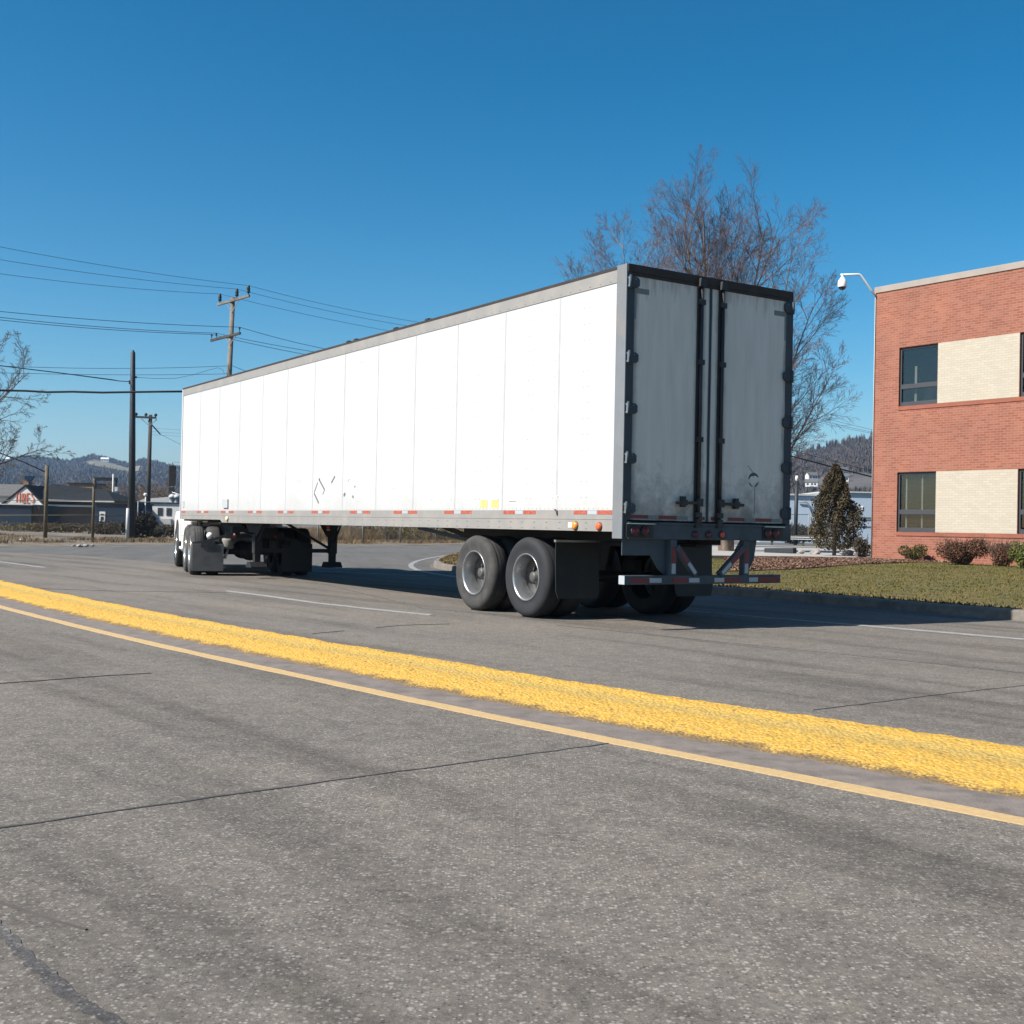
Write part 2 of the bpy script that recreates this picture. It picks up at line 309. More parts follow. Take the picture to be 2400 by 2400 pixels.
# ------------------------------------------------------------------ mesh helpers
class MB:
    def __init__(s): s.v = []; s.f = []; s.mi = []; s.sm = []; s.tint = None
    def add(s, vs, fs, mi=0, smooth=False):
        o = len(s.v); s.v += [tuple(x) for x in vs]
        s.f += [tuple(i+o for i in f) for f in fs]; s.mi += [mi]*len(fs); s.sm += [smooth]*len(fs); return s
    def box(s, lo, hi, mi=0):
        x0, y0, z0 = (min(a, b) for a, b in zip(lo, hi)); x1, y1, z1 = (max(a, b) for a, b in zip(lo, hi))
        return s.add([(x0,y0,z0),(x1,y0,z0),(x1,y1,z0),(x0,y1,z0),(x0,y0,z1),(x1,y0,z1),(x1,y1,z1),(x0,y1,z1)],
                     [(0,3,2,1),(4,5,6,7),(0,1,5,4),(1,2,6,5),(2,3,7,6),(3,0,4,7)], mi)
    def tube(s, pts, rad, n=8, mi=0, cap=True, smooth=True):
        pts = [Vector(p) for p in pts]; rad = rad if hasattr(rad, '__len__') else [rad]*len(pts)
        vs = []; prev = None
        for i, p in enumerate(pts):
            d = (pts[min(i+1, len(pts)-1)] - pts[max(i-1, 0)])
            d = d.normalized() if d.length > 1e-9 else Vector((0, 0, 1))
            a = prev if prev is not None else (Vector((0, 0, 1)) if abs(d.z) < .9 else Vector((1, 0, 0)))
            a = (a - d*a.dot(d)).normalized(); b_ = d.cross(a); prev = a
            for k in range(n):
                t = 2*math.pi*k/n; vs.append(p + (a*math.cos(t) + b_*math.sin(t))*rad[i])
        fs = []
        for i in range(len(pts)-1):
            for k in range(n):
                fs.append((i*n+k, i*n+(k+1) % n, (i+1)*n+(k+1) % n, (i+1)*n+k))
        if cap: fs += [tuple(reversed(range(n))), tuple(range((len(pts)-1)*n, len(pts)*n))]
        return s.add(vs, fs, mi, smooth)
    def bar(s, a, b, w, h, mi=0, upv=(0, 0, 1)):
        """A rectangular bar from a to b; w across, h along upv."""
        a, b = Vector(a), Vector(b); d = (b-a).normalized(); u = Vector(upv)
        if abs(d.dot(u)) > .95: u = Vector((1, 0, 0))
        sd = d.cross(u).normalized(); u = sd.cross(d)
        vs = []
        for p in (a, b):
            for i, j in ((-1, -1), (1, -1), (1, 1), (-1, 1)): vs.append(p + sd*i*w/2 + u*j*h/2)
        return s.add(vs, [(0,3,2,1),(4,5,6,7),(0,1,5,4),(1,2,6,5),(2,3,7,6),(3,0,4,7)], mi)
    def lathe(s, prof, centre, axis='y', n=48, mi=0, smooth=True):
        """prof: (offset along axis, radius). Revolved round the axis through centre."""
        c = Vector(centre); vs = []
        A = {'x': ((0,1,0),(0,0,1),(1,0,0)), 'y': ((1,0,0),(0,0,1),(0,1,0)), 'z': ((1,0,0),(0,1,0),(0,0,1))}[axis]
        e1, e2, e3 = (Vector(q) for q in A)
        for o, r in prof:
            for k in range(n):
                t = 2*math.pi*k/n; vs.append(c + e3*o + (e1*math.cos(t)+e2*math.sin(t))*r)
        fs = [(i*n+k, i*n+(k+1) % n, (i+1)*n+(k+1) % n, (i+1)*n+k) for i in range(len(prof)-1) for k in range(n)]
        return s.add(vs, fs, mi, smooth)
    def prism(s, poly, axis, a, b, mi=0):
        """poly: 2D outline in the two other axes, run from a to b along axis."""
        def P(q, t):
            return {'x': (t, q[0], q[1]), 'y': (q[0], t, q[1]), 'z': (q[0], q[1], t)}[axis]
        n = len(poly)
        vs = [P(q, a) for q in poly] + [P(q, b) for q in poly]
        return s.add(vs, [tuple(range(n)), tuple(reversed(range(n, 2*n)))] + [(i, i+n, (i+1) % n + n, (i+1) % n) for i in range(n)], mi)
    def build(s, name, mats, parent=None, bevel=0, fix=True):
        me = bpy.data.meshes.new(name); me.from_pydata(s.v, [], s.f)
        for m_ in (mats if isinstance(mats, (list, tuple)) else [mats]): me.materials.append(m_)
        me.polygons.foreach_set('material_index', s.mi); me.polygons.foreach_set('use_smooth', s.sm)
        if s.tint is not None:
            at_ = me.attributes.new('tint', 'FLOAT', 'POINT'); at_.data.foreach_set('value', s.tint)
        me.update()
        if fix == 'up':
            if sum(p.normal.z*p.area for p in me.polygons) < 0: me.flip_normals()
        elif fix:
            b_ = bmesh.new(); b_.from_mesh(me); bmesh.ops.recalc_face_normals(b_, faces=b_.faces); b_.to_mesh(me); b_.free()
        o = bpy.data.objects.new(name, me); C.objects.link(o)
        if parent: o.parent = parent
        if bevel:
            q = o.modifiers.new('bevel', 'BEVEL'); q.width = bevel; q.segments = 2; q.limit_method = 'ANGLE'; q.angle_limit = R(40)
        return o
def quick(name, V, Fc, m_, tint=None, kind=None, parent=None):
    """Mesh from numpy arrays (all faces the same size)."""
    me = bpy.data.meshes.new(name); V = np.asarray(V, np.float32); Fc = np.asarray(Fc, np.int32); k = Fc.shape[1]
    me.vertices.add(len(V)); me.vertices.foreach_set('co', V.ravel())
    me.loops.add(Fc.size); me.loops.foreach_set('vertex_index', Fc.ravel())
    me.polygons.add(len(Fc)); me.polygons.foreach_set('loop_start', np.arange(0, Fc.size, k, dtype=np.int32))
    me.materials.append(m_)
    if tint is not None:
        a_ = me.attributes.new('tint', 'FLOAT', 'POINT'); a_.data.foreach_set('value', np.asarray(tint, np.float32))
    me.update(calc_edges=True); me.validate()
    o = bpy.data.objects.new(name, me); C.objects.link(o)
    if kind: o['kind'] = kind
    if parent: o.parent = parent
    return o
def thing(name, label, cat, loc=(0, 0, 0), rotz=0, group=None):
    o = bpy.data.objects.new(name, None); C.objects.link(o); o.location = loc; o.rotation_euler = (0, 0, rotz)
    return tag(o, label, cat, group)
def tag(o, label, cat, group=None):
    o['label'] = label; o['category'] = cat
    if group: o['group'] = group
    return o
def struct(o): o['kind'] = 'structure'; return o
def copy_tree(o, parent=None):
    c_ = o.copy(); C.objects.link(c_); c_.parent = parent
    for ch in list(o.children): copy_tree(ch, c_)
    return c_

def vnoise(x, y, seed=0):
    x = np.asarray(x, float); y = np.asarray(y, float)
    xi = np.floor(x).astype(np.int64); yi = np.floor(y).astype(np.int64); fx = x-xi; fy = y-yi
    def h(a, b_):
        k_ = (a*374761393 + b_*668265263 + seed*974711) & 0x7fffffff
        k_ = (k_ ^ (k_ >> 13))*1274126177 & 0x7fffffff
        return ((k_ ^ (k_ >> 16)) & 0xffff)/65535.
    sx_ = fx*fx*(3-2*fx); sy_ = fy*fy*(3-2*fy)
    return (h(xi, yi)*(1-sx_)+h(xi+1, yi)*sx_)*(1-sy_) + (h(xi, yi+1)*(1-sx_)+h(xi+1, yi+1)*sx_)*sy_
def fbm(x, y, o=4, seed=0):
    return sum(vnoise(x*2**i, y*2**i, seed+i)*.5**i for i in range(o))/sum(.5**i for i in range(o))
def inside(px, py, poly):
    px = np.asarray(px); py = np.asarray(py); r_ = np.zeros(px.shape, bool); n_ = len(poly)
    for i in range(n_):
        x0, y0 = poly[i][:2]; x1, y1 = poly[(i+1) % n_][:2]
        if y0 == y1: continue
        r_ ^= ((y0 > py) != (y1 > py)) & (px < (x1-x0)*(py-y0)/(y1-y0)+x0)
    return r_
def dist_line(px, py, line):
    d_ = np.full(np.shape(px), 1e9)
    for (x0, y0), (x1, y1) in zip(line[:-1], line[1:]):
        vx, vy = x1-x0, y1-y0; t_ = np.clip(((px-x0)*vx+(py-y0)*vy)/(vx*vx+vy*vy), 0, 1)
        d_ = np.minimum(d_, np.hypot(px-x0-t_*vx, py-y0-t_*vy))
    return d_
def densify(line, step):
    out = []
    for a_, b_ in zip(line[:-1], line[1:]):
        a_, b_ = Vector(a_), Vector(b_); k_ = max(1, int((b_-a_).length/step))
        out += [a_.lerp(b_, i/k_) for i in range(k_)]
    return out + [Vector(line[-1])]
def smooth_line(line, it=2):
    p = [Vector(q) for q in line]
    for _ in range(it):
        q = [p[0]]
        for a_, b_ in zip(p[:-1], p[1:]): q += [a_*.75+b_*.25, a_*.25+b_*.75]
        p = q + [p[-1]]
    return p
def offset(line, d_):
    """Shift a 2D polyline to its right-hand side by d_ metres (d_ a number or one per point)."""
    out = []
    for i, p in enumerate(line):
        t_ = (line[min(i+1, len(line)-1)] - line[max(i-1, 0)]).normalized()
        k_ = d_[i] if hasattr(d_, '__len__') else d_
        out.append(p + Vector((t_.y, -t_.x))*k_)
    return out
def region(name, poly, m_, z=0., spacing=0, zfun=None, skirt=0):
    poly = [Vector(p[:2]) for p in poly]
    pts = list(poly); n_ = len(poly)
    if spacing:
        xs = [p.x for p in poly]; ys = [p.y for p in poly]
        gx, gy = np.meshgrid(np.arange(min(xs), max(xs), spacing), np.arange(min(ys), max(ys), spacing))
        gx = gx.ravel()+npr.uniform(-.2, .2, gx.size)*spacing; gy = gy.ravel()+npr.uniform(-.2, .2, gy.size)*spacing
        k_ = inside(gx, gy, poly)
        pts += [Vector((a_, b_)) for a_, b_ in zip(gx[k_], gy[k_])]
    r_ = delaunay_2d_cdt(pts, [], [list(range(n_))], 1, 1e-4)
    vx = np.array([p.x for p in r_[0]]); vy = np.array([p.y for p in r_[0]])
    vz = zfun(vx, vy) if zfun else np.full(vx.shape, z)
    mb = MB(); mb.add(list(zip(vx, vy, vz)), [tuple(f_) for f_ in r_[2]], 0, bool(zfun))
    if skirt:
        q_ = [(poly[i].x, poly[i].y) for i in range(n_)]; zz = zfun(np.array([q[0] for q in q_]), np.array([q[1] for q in q_])) if zfun else [z]*n_
        mb.add([(a_, b_, c_) for (a_, b_), c_ in zip(q_, zz)]+[(a_, b_, c_-skirt) for (a_, b_), c_ in zip(q_, zz)], [(i, (i+1) % n_, (i+1) % n_+n_, i+n_) for i in range(n_)])
    o = mb.build(name, m_, fix=False)
    me = o.data
    if sum(p.normal.z for p in me.polygons) < 0: me.flip_normals()
    return o
def solid(mb, vs, z, mi=0):
    """A strip of vertex pairs with sides running down into the surface below."""
    n_ = len(vs)//2; lo = [(v[0], v[1], v[2]-.012) for v in vs]; k_ = len(vs)
    fs = [(2*i, 2*i+1, 2*i+3, 2*i+2) for i in range(n_-1)]
    for i in range(n_-1): fs += [(2*i, 2*i+2, k_+2*i+2, k_+2*i), (2*i+1, k_+2*i+1, k_+2*i+3, 2*i+3)]
    fs += [(0, k_, k_+1, 1), (2*n_-2, 2*n_-1, k_+2*n_-1, k_+2*n_-2)]
    mb.add(vs+lo, fs, mi)
def ribbon(mb, line, w_, z=0., mi=0, jitter=0):
    """A flat strip of width w_ along a 2D polyline."""
    L_ = offset(line, w_/2); Rr = offset(line, -w_/2); vs = []
    for i, (a_, b_) in enumerate(zip(L_, Rr)):
        j = (rnd.uniform(-1, 1)*jitter, rnd.uniform(-1, 1)*jitter)
        c_ = (a_+b_)/2
        vs += [(*(c_+(a_-c_)*(1+j[0])), z), (*(c_+(b_-c_)*(1+j[1])), z)]
    solid(mb, vs, z, mi)
def G2(px, py, z=0): return gp(px, py, z).to_2d()
K = 2400/1932

# ------------------------------------------------------------------ ground, road, kerbs, markings
def disc(name, rad, z, m_):
    mb = MB(); n_ = 64
    rings = [30, 80, 200, 500, 1200, rad]
    vs = [(0, 40, z)]
    for r_ in rings: vs += [(r_*math.cos(2*math.pi*k/n_), 40+r_*math.sin(2*math.pi*k/n_), z) for k in range(n_)]
    fs = [(0, 1+k, 1+(k+1) % n_) for k in range(n_)]
    for j in range(len(rings)-1):
        a_ = 1+j*n_; b_ = a_+n_
        fs += [(a_+k, b_+k, b_+(k+1) % n_, a_+(k+1) % n_) for k in range(n_)]
    mb.add(vs, fs); o = mb.build(name, m_, fix=False); return struct(o)
disc('ground', 6000, -.06, M['ground'])

centre = smooth_line([(9, -2.8), (6.5, .05), (4.25, 2.45), (2.07, 4.75), (.13, 6.82), (-1.88, 9.19), (-3.55, 11.2), (-6.36, 14.84), (-9.3, 18.9), (-12.3, 23.2), (-16, 28.6), (-20.5, 35.5), (-27, 46), (-45, 76), (-90, 150)], 2)
kerb_line = smooth_line([(26, -6), (16, 4.6), (11.5, 10.1), (8.9, 13.35), (7, 16.1), (5, 19.3), (3, 22.5), (1, 25.7), (-.7, 28.5), (-1.75, 30.4), (-2.15, 32.5), (-2.3, 36), (-2.25, 42), (-1.9, 50), (-.5, 60), (4, 74), (12, 92)], 2)
verge_edge = smooth_line([(-95, 135), (-47, 82), (-30, 56), (-23, 46.5), (-19.6, 44.2), (-17.9, 46.8), (-17.1, 51.5), (-14.5, 55.5), (-10, 59.5), (-7, 62), (-3.5, 69), (2, 80), (9, 95)], 2)
road_poly = [p for p in kerb_line] + list(reversed(offset(verge_edge, -2.5))) + [Vector((-110, 120)), Vector((-60, 60)), Vector((-40, 20)), Vector((-30, -30)), Vector((26, -30))]
struct(region('road', road_poly, M['asphalt'], 0))
side_edge = [Vector(p) for p in [(-19.6, 44.6), (-18.2, 41), (-16.2, 37.9), (-13.3, 36.2), (-10.77, 33.6), (-8.8, 31.0), (-6.0, 29.2), (-3.6, 28.2), (-1.2, 28.0)]]
sp_ = side_edge + [p + Vector((-.12, .05)) for p in kerb_line if p.y > 30.6] + [p for p in reversed(offset(verge_edge, -2.4)) if p.x > -20.5 and p.y > 46.5]
struct(region('side_road', sp_, M['asphalt2'], .004, skirt=.03))
# gritty gutter strip between the yellow line and the raised strip
grit = mat('gritty gutter', (.17, .142, .124), .95, var=.25, scale=7, bs=70, bstr=.5, dirt=(.06, .055, .05), dscale=6, damt=.6)
mb = MB(); ribbon(mb, offset([p for p in centre if p.y < 90], .3), .46, .004); struct(mb.build('gutter', grit, fix='up'))

mb = MB(); ribbon(mb, densify([p for p in centre if p.y < 90], .25), .115, .0045, jitter=.12); struct(mb.build('road_marking_yellow', M['yellow_line'], fix='up'))
mb = MB()
ribbon(mb, densify([G2(430*K, 1115*K), G2(500*K, 1124*K), G2(600*K, 1138*K), G2(700*K, 1149*K), G2(815*K, 1160.5*K)], .3), .085, .006, jitter=.3)
ribbon(mb, densify([G2(-150*K, 1038*K), G2(0, 1060*K), G2(86*K, 1071*K)], .4), .11, .006, jitter=.2)
struct(mb.build('road_marking_lane', M['white_paint'], fix='up'))
mb = MB()
edge = smooth_line([(14, 3.2), (9.3, 9.2), (5.76, 13.3), (4.25, 14.97), (2.5, 16.72), (.6, 19.1), (-.6, 21.2)], 2)
ribbon(mb, densify(edge, .3), .12, .0065, jitter=.15)
arc = smooth_line([(-.55, 25.1), (-1.5, 27.0), (-2.3, 29.42), (-2.85, 33.2), (-2.98, 37.36), (-2.85, 41), (-2.5, 45), (-2.1, 50)], 2)
ribbon(mb, densify(arc, .4), .15, .009, jitter=.1)
ribbon(mb, densify([(-6.6, 27.2), (-4.35, 27.6), (-1.9, 26.6)], .4), .12, .009, jitter=.2)
far = [p for p in offset(verge_edge, 1.6) if p.x > -16.5 and p.y < 90]
ribbon(mb, far, .14, .009)
struct(mb.build('road_marking_edge', M['white_paint'], fix='up'))

mb = MB()
mb_old = MB()
def crack(pts, w_, z=.0045, w2=None, old=False):
    L_ = densify([Vector(p[:2]) for p in pts], .12)
    amp = .009
    L2 = [p + Vector((rnd.uniform(-amp, amp), rnd.uniform(-amp, amp))) for p in L_]
    n_ = len(L2)-1
    ws = [w_ + ((w2 if w2 is not None else w_*.6)-w_)*i/n_ for i in range(n_+1)]
    ws = [q*rnd.uniform(.55, 1.25) for q in ws]
    A_ = offset(L2, [q/2 for q in ws]); B_ = offset(L2, [-q/2 for q in ws])
    vs = []
    for a_, b_ in zip(A_, B_): vs += [(*a_, z), (*b_, z)]
    if not old: solid(mb, vs, z); return
    i = 0
    while i < n_-2:
        k_ = rnd.randint(3, 9); solid(mb_old, vs[2*i:2*min(n_, i+k_)+2], z); i += k_+rnd.randint(1, 4)
crack([G2(-120*K, 1580*K), G2(0, 1563*K), G2(400*K, 1505*K), G2(800*K, 1450*K), G2(1150*K, 1403*K)], .017, .0028, .012)
crack([G2(1535*K, 1340*K), G2(1760*K, 1312*K), G2(2000*K, 1286*K)], .016, .0028)
crack([G2(1050*K, 1180*K), G2(1300*K, 1205*K), G2(1600*K, 1236*K), G2(2050*K, 1282*K)], .02, .0028)
crack([G2(60*K, 1110*K), G2(200*K, 1115*K), G2(430*K, 1118*K)], .09, .0028)
crack([G2(-20*K, 1700*K), G2(160*K, 1755*K), G2(300*K, 1800*K), G2(380*K, 1850*K), G2(450*K, 1890*K), G2(480*K, 1897*K)], .007, .005, .004, True)
crack([G2(590*K, 1196*K), G2(760*K, 1180*K), G2(900*K, 1176*K)], .01, .005, .01, True)
crack([G2(0*K, 1290*K), G2(240*K, 1273*K), G2(330*K, 1268*K)], .010, .005, .008, True)
crack([G2(560*K, 1090*K), G2(800*K, 1148*K), G2(1000*K, 1166*K), G2(1200*K, 1168*K)], .02, .005, .02, True)
struct(mb.build('road_cracks', M['tar'], fix='up'))
mb = mb_old; struct(mb.build('road_hairline_cracks', M['old_crack'], fix='up'))
# worn dark tar band at the near left corner
tb = asphalt('tar worn band', (.10, .096, .095), (.34, .32, .30), R(40))
mb = MB(); ribbon(mb, densify([G2(-60, 2120), G2(60, 2240), G2(160, 2330), G2(330, 2440), G2(460, 2560)], .03), .04, .0025, jitter=.35); struct(mb.build('road_tar_band', tb, fix='up'))

# raised rough yellow strip
def yellow_strip():
    L_ = [p for p in centre if p.y < 60]
    L_ = densify(L_, .022 if False else .03)
    keep = [p for p in L_ if p.y > 1.5]
    t_ = [Vector((0, 0))]*len(keep)
    n_ = len(keep); cols = 46
    P = np.array([(p.x, p.y) for p in keep]); T_ = np.gradient(P, axis=0); T_ /= np.linalg.norm(T_, axis=1)[:, None]
    for _ in range(3): T_[1:-1] = (T_[:-2]+T_[1:-1]*2+T_[2:])/4
    N = np.stack([T_[:, 1], -T_[:, 0]], 1)
    s_ = np.concatenate([[0], np.cumsum(np.linalg.norm(np.diff(P, axis=0), axis=1))])
    y_ = P[:, 1]
    start = np.interp(y_, [4, 7, 12, 20, 60], [.40, .36, .36, .42, .5])
    width = np.interp(y_, [4, 7, 12, 20, 60], [1.12, .98, .90, .86, .8])
    start = start + (vnoise(s_*3, s_*0, 3)-.5)*.05 + (vnoise(s_*11, s_*0, 5)-.5)*.03
    back = (vnoise(s_*4, s_*0, 9)-.5)*.03
    t_ = np.linspace(0, 1, cols)
    prof = np.interp(t_, [0, .06, .2, .4, .58, .68, .8, .9, .97, 1], [0, .018, .034, .046, .045, .052, .066, .064, .03, -.005])
    tt, ss = np.meshgrid(t_, s_)
    off = start[:, None] + tt*(width+back)[:, None]
    X = P[:, 0:1] + N[:, 0:1]*off; Y = P[:, 1:2] + N[:, 1:2]*off
    lump = (fbm(X*8, Y*8, 3, 1)-.5)*.010 + (fbm(X*32, Y*32, 2, 4)-.5)*.015
    Z = prof[None, :] + lump*np.clip(np.sin(np.pi*np.clip(tt, 0, 1))*2.2, 0, 1)
    Z = np.where((tt > .01) & (tt < .99), np.maximum(Z, .009), Z*0 - .002)
    V = np.stack([X, Y, Z], -1).reshape(-1, 3)
    i_, j_ = np.meshgrid(np.arange(n_-1), np.arange(cols-1), indexing='ij')
    a_ = (i_*cols+j_).ravel()
    tint = np.clip(1-tt*7, 0, 1).ravel(); groove = np.exp(-((tt-.60)/.09)**2).ravel()
    o = quick('raised_yellow_strip', V, np.stack([a_, a_+1, a_+cols+1, a_+cols], 1), M['yellow_curb'], tint)
    at_ = o.data.attributes.new('groove', 'FLOAT', 'POINT'); at_.data.foreach_set('value', groove.astype(np.float32))
    o.data.polygons.foreach_set('use_smooth', [True]*len(o.data.polygons))
    return tag(o, 'long rough raised strip of yellow painted asphalt along the middle of the road', 'kerb')
ys = yellow_strip()

# kerb of the lawn and the lawn itself
mb = MB()
KL = densify(kerb_line, .5)
prof = [(0, -.02), (.02, .12), (.045, .14), (.17, .145), (.18, -.02)]
rows = [offset(KL, d_) for d_, z_ in prof]
vs = []
for i in range(len(KL)):
    for j, (d_, z_) in enumerate(prof): vs.append((rows[j][i].x, rows[j][i].y, z_ + rnd.uniform(-.006, .006)))
np_ = len(prof)
mb.add(vs, [(i*np_+j, i*np_+j+1, (i+1)*np_+j+1, (i+1)*np_+j) for i in range(len(KL)-1) for j in range(np_-1)])
tag(mb.build('kerb', M['concrete']), 'grey concrete kerb edging the lawn on the right', 'kerb')
lawn_front = offset(kerb_line, .15)
KLt = [(p.x, p.y) for p in lawn_front]
def lawn_z(x, y):
    d_ = dist_line(np.asarray(x), np.asarray(y), KLt)
    return .135 + .215*np.clip(d_/13, 0, 1)**.8 + (fbm(np.asarray(x)*.8, np.asarray(y)*.8, 3, 2)-.5)*.05*np.clip(d_, 0, 1)
lawn_poly = lawn_front + [Vector((30, 92)), Vector((60, 60)), Vector((60, 0)), Vector((40, -6))]
struct(region('lawn', lawn_poly, M['lawn'], spacing=.8, zfun=lawn_z))
mulch_poly = [G2(x, y, .35) for x, y in ((1700, 1303), (1800, 1306), (1900, 1308), (2045, 1312), (2150, 1313), (2300, 1315), (2500, 1319), (2500, 1327), (2300, 1322), (2150, 1319), (2045, 1320), (1950, 1323), (1850, 1326), (1700, 1326))]
struct(region('mulch_bed', mulch_poly, M['mulch'], spacing=.6, zfun=lambda x, y: lawn_z(x, y)+.03+(fbm(x*3, y*3, 3)-.5)*.04, skirt=.1))
pad_poly = [G2(x, y, .36) for x, y in ((1500, 1303), (1700, 1304.5), (1900, 1306.5), (2046, 1309))] + [Vector((22, 62)), Vector((20, 68)), Vector((2, 68))]
struct(region('pavement', pad_poly, M['pad'], .392, skirt=.3))
struct(region('parking_lot', [(4, 67.8), (75, 67.8), (110, 130), (10, 130)], M['asphalt2'], .33, skirt=.3))

def in_poly(n_, poly, seed):
    g = np.random.default_rng(seed); xs = [p[0] for p in poly]; ys = [p[1] for p in poly]; X = []; Y = []
    while sum(map(len, X)) < n_:
        a_ = g.uniform(min(xs), max(xs), n_*3); b_ = g.uniform(min(ys), max(ys), n_*3); k_ = inside(a_, b_, poly); X.append(a_[k_]); Y.append(b_[k_])
    return np.concatenate(X)[:n_], np.concatenate(Y)[:n_], g
def blades(name, X, Y, Z, g, hmin, hmax, w_, lean, m_, parent=None):
    n_ = len(X); h_ = g.uniform(hmin, hmax, n_); a_ = g.uniform(0, 2*np.pi, n_); la = g.uniform(0, 2*np.pi, n_); ll = g.uniform(.1, 1, n_)*lean*h_
    wx, wy = np.cos(a_)*w_/2, np.sin(a_)*w_/2; dx, dy = np.cos(la)*ll, np.sin(la)*ll
    V = np.stack([np.stack([X-wx, Y-wy, Z-.01], 1), np.stack([X+wx, Y+wy, Z-.01], 1), np.stack([X+dx*.4+wx*.7, Y+dy*.4+wy*.7, Z+h_*.6], 1), np.stack([X+dx*.4-wx*.7, Y+dy*.4-wy*.7, Z+h_*.6], 1), np.stack([X+dx, Y+dy, Z+h_], 1)], 1).reshape(-1, 3)
    b_ = np.arange(n_)*5
    Fc = np.concatenate([np.stack([b_, b_+1, b_+2], 1), np.stack([b_, b_+2, b_+3], 1), np.stack([b_+3, b_+2, b_+4], 1)])
    return quick(name, V, Fc, m_, np.repeat(g.random(n_), 5), 'stuff', parent)
gp_ = [p for p in lawn_front if p.y < 46 and p.y > 2] + [Vector((4, 44)), Vector((10, 40)), Vector((26, 26)), Vector((24, 6))]
X, Y, g = in_poly(130000, gp_, 3)
k_ = ~inside(X, Y, mulch_poly); X, Y = X[k_], Y[k_]
o = blades('grass', X, Y, lawn_z(X, Y), g, .01, .032, .018, 1.3, M['grass']); o['label'] = 'short patchy olive grass of the lawn by the brick building'
X, Y, g = in_poly(16000, mulch_poly, 4); k_ = (X > 2) & (X < 26); X, Y = X[k_], Y[k_]
o = blades('mulch_chips', X, Y, lawn_z(X, Y)+.035, g, .01, .05, .05, 2.5, M['mulch_chip']); o['label'] = 'brown bark mulch in front of the brick building'
# ragged leaf litter along the kerb
X, Y, g = in_poly(9000, lawn_front[:] + list(reversed(offset(kerb_line, .6))), 5)
o = blades('dead_leaf_litter', X, Y, lawn_z(X, Y)+.01, g, .01, .035, .03, 2.2, M['dry_grass']); o['label'] = 'dead leaves and straw lying along the lawn kerb'

# roadside verge beyond the road
VEt = [(p.x, p.y) for p in verge_edge]
def verge_z(x, y):
    d_ = dist_line(np.asarray(x), np.asarray(y), VEt)
    return np.interp(d_, [0, .5, 2.5, 6, 14, 60], [-.03, .035, .10, .14, .10, .0]) + (fbm(np.asarray(x)*.5, np.asarray(y)*.5, 3, 6)-.5)*.12*np.minimum(1, d_*.4)
struct(region('verge', [p for p in verge_edge if p.y < 94] + [Vector((14, 110)), Vector((10, 170)), Vector((-60, 190)), Vector((-90, 150))], M['soil'], spacing=1.1, zfun=verge_z))
band = [p for p in offset(verge_edge, -1.6)] + list(reversed(offset(verge_edge, -7)))
X, Y, g = in_poly(90000, band, 8)
k_ = (fbm(X*.6, Y*.6, 3, 3) > .44); X, Y = X[k_], Y[k_]
blades('dry_grass', X, Y, .08+X*0, g, .04, .24, .022, 1.3, M['dry_grass'])['label'] = 'tan dry grass of the far roadside verge'
band = [p for p in offset(verge_edge, -6) if p.x > -14] + list(reversed([p for p in offset(verge_edge, -13) if p.x > -14]))
X, Y, g = in_poly(42000, band, 9)
blades('tall_dry_grass', X, Y, .08+X*0, g, .3, .95, .022, .8, M['dry_grass'])['label'] = 'tall rust coloured dry grass behind the far fence'

# ------------------------------------------------------------------ semi trailer (local x forward, y left, left wall at y=0)
YAW = R(122.914); TX, TY = 1.2424, 13.2448
LEN, WID, ZR = 16.0, 2.59, 4.103
tr = thing('semi_trailer', 'long white box semi trailer with dirty rear doors and striped red underride bumper', 'semi trailer', (TX, TY, 0), YAW)
# side walls with raised seams and rivets
def side_wall(y0, y1, sgn):
    mb = MB(); mb.box((.175, y0, 1.352), (LEN-.02, y1, 3.924))
    yo = y1 if sgn > 0 else y0
    seams = [1.305 + 1.222*i for i in range(12)]
    for u in seams: mb.box((u-.016, yo, 1.36), (u+.016, yo+sgn*.002, 3.92), 1)
    for i in range(13):
        b0 = .2 if i == 0 else seams[i-1]; mid = (b0 + (seams[i] if i < 12 else LEN))/2
        cols = [mid-.05, mid+.05] + ([b0+.085] if i else [])
        for cx in cols:
            for k in range(13):
                z = 1.5+k*.185
                mb.lathe([(0, .009), (sgn*.004, .006), (sgn*.0045, .0005)], (cx, yo, z), 'y', 6, 1, False)
    k = .2
    while k < LEN-.1:      # lower rivet row
        mb.lathe([(0, .011), (sgn*.004, .007), (sgn*.0045, .0005)], (k, yo, 1.372), 'y', 6, 1, False); k += .09
    return mb.build('side_wall', [M['panel'], M['seam']], tr)
side_wall(-.04, 0, 1); side_wall(-WID, -WID+.04, -1)
def rails(y0, y1, sgn):
    mb = MB(); yo = y1 if sgn > 0 else y0
    mb.box((.178, y0, 3.9245), (LEN, y1, 4.07))
    for i in range(80): mb.lathe([(0, .008), (sgn*.004, .005)], (.3+i*.196, yo, 3.95), 'y', 6, 1, False)
    mb.build('top_rail', [M['alu'], M['alu_dark']], tr)
    mb = MB()
    mb.box((.178, y0, 1.243), (LEN, y1, 1.3515))
    mb.prism([(.178, 1.107), (13.2, 1.107), (13.32, 1.163), (LEN, 1.163), (LEN, 1.2425), (.178, 1.2425)], 'y', y0-.004*sgn, y1-.004*sgn)
    for i in range(58):
        for z in (1.205, 1.135):
            if z < 1.17 and .4+i*.27 > 13.1: continue
            mb.box((.4+i*.27, yo-.0035*sgn, z-.006), (.44+i*.27, yo-.001*sgn, z+.006), 1)
    return mb.build('bottom_rail', [M['alu'], M['alu_dark']], tr, .003)
br = rails(-.05, .008, 1); rails(-WID-.008, -WID+.05, -1)
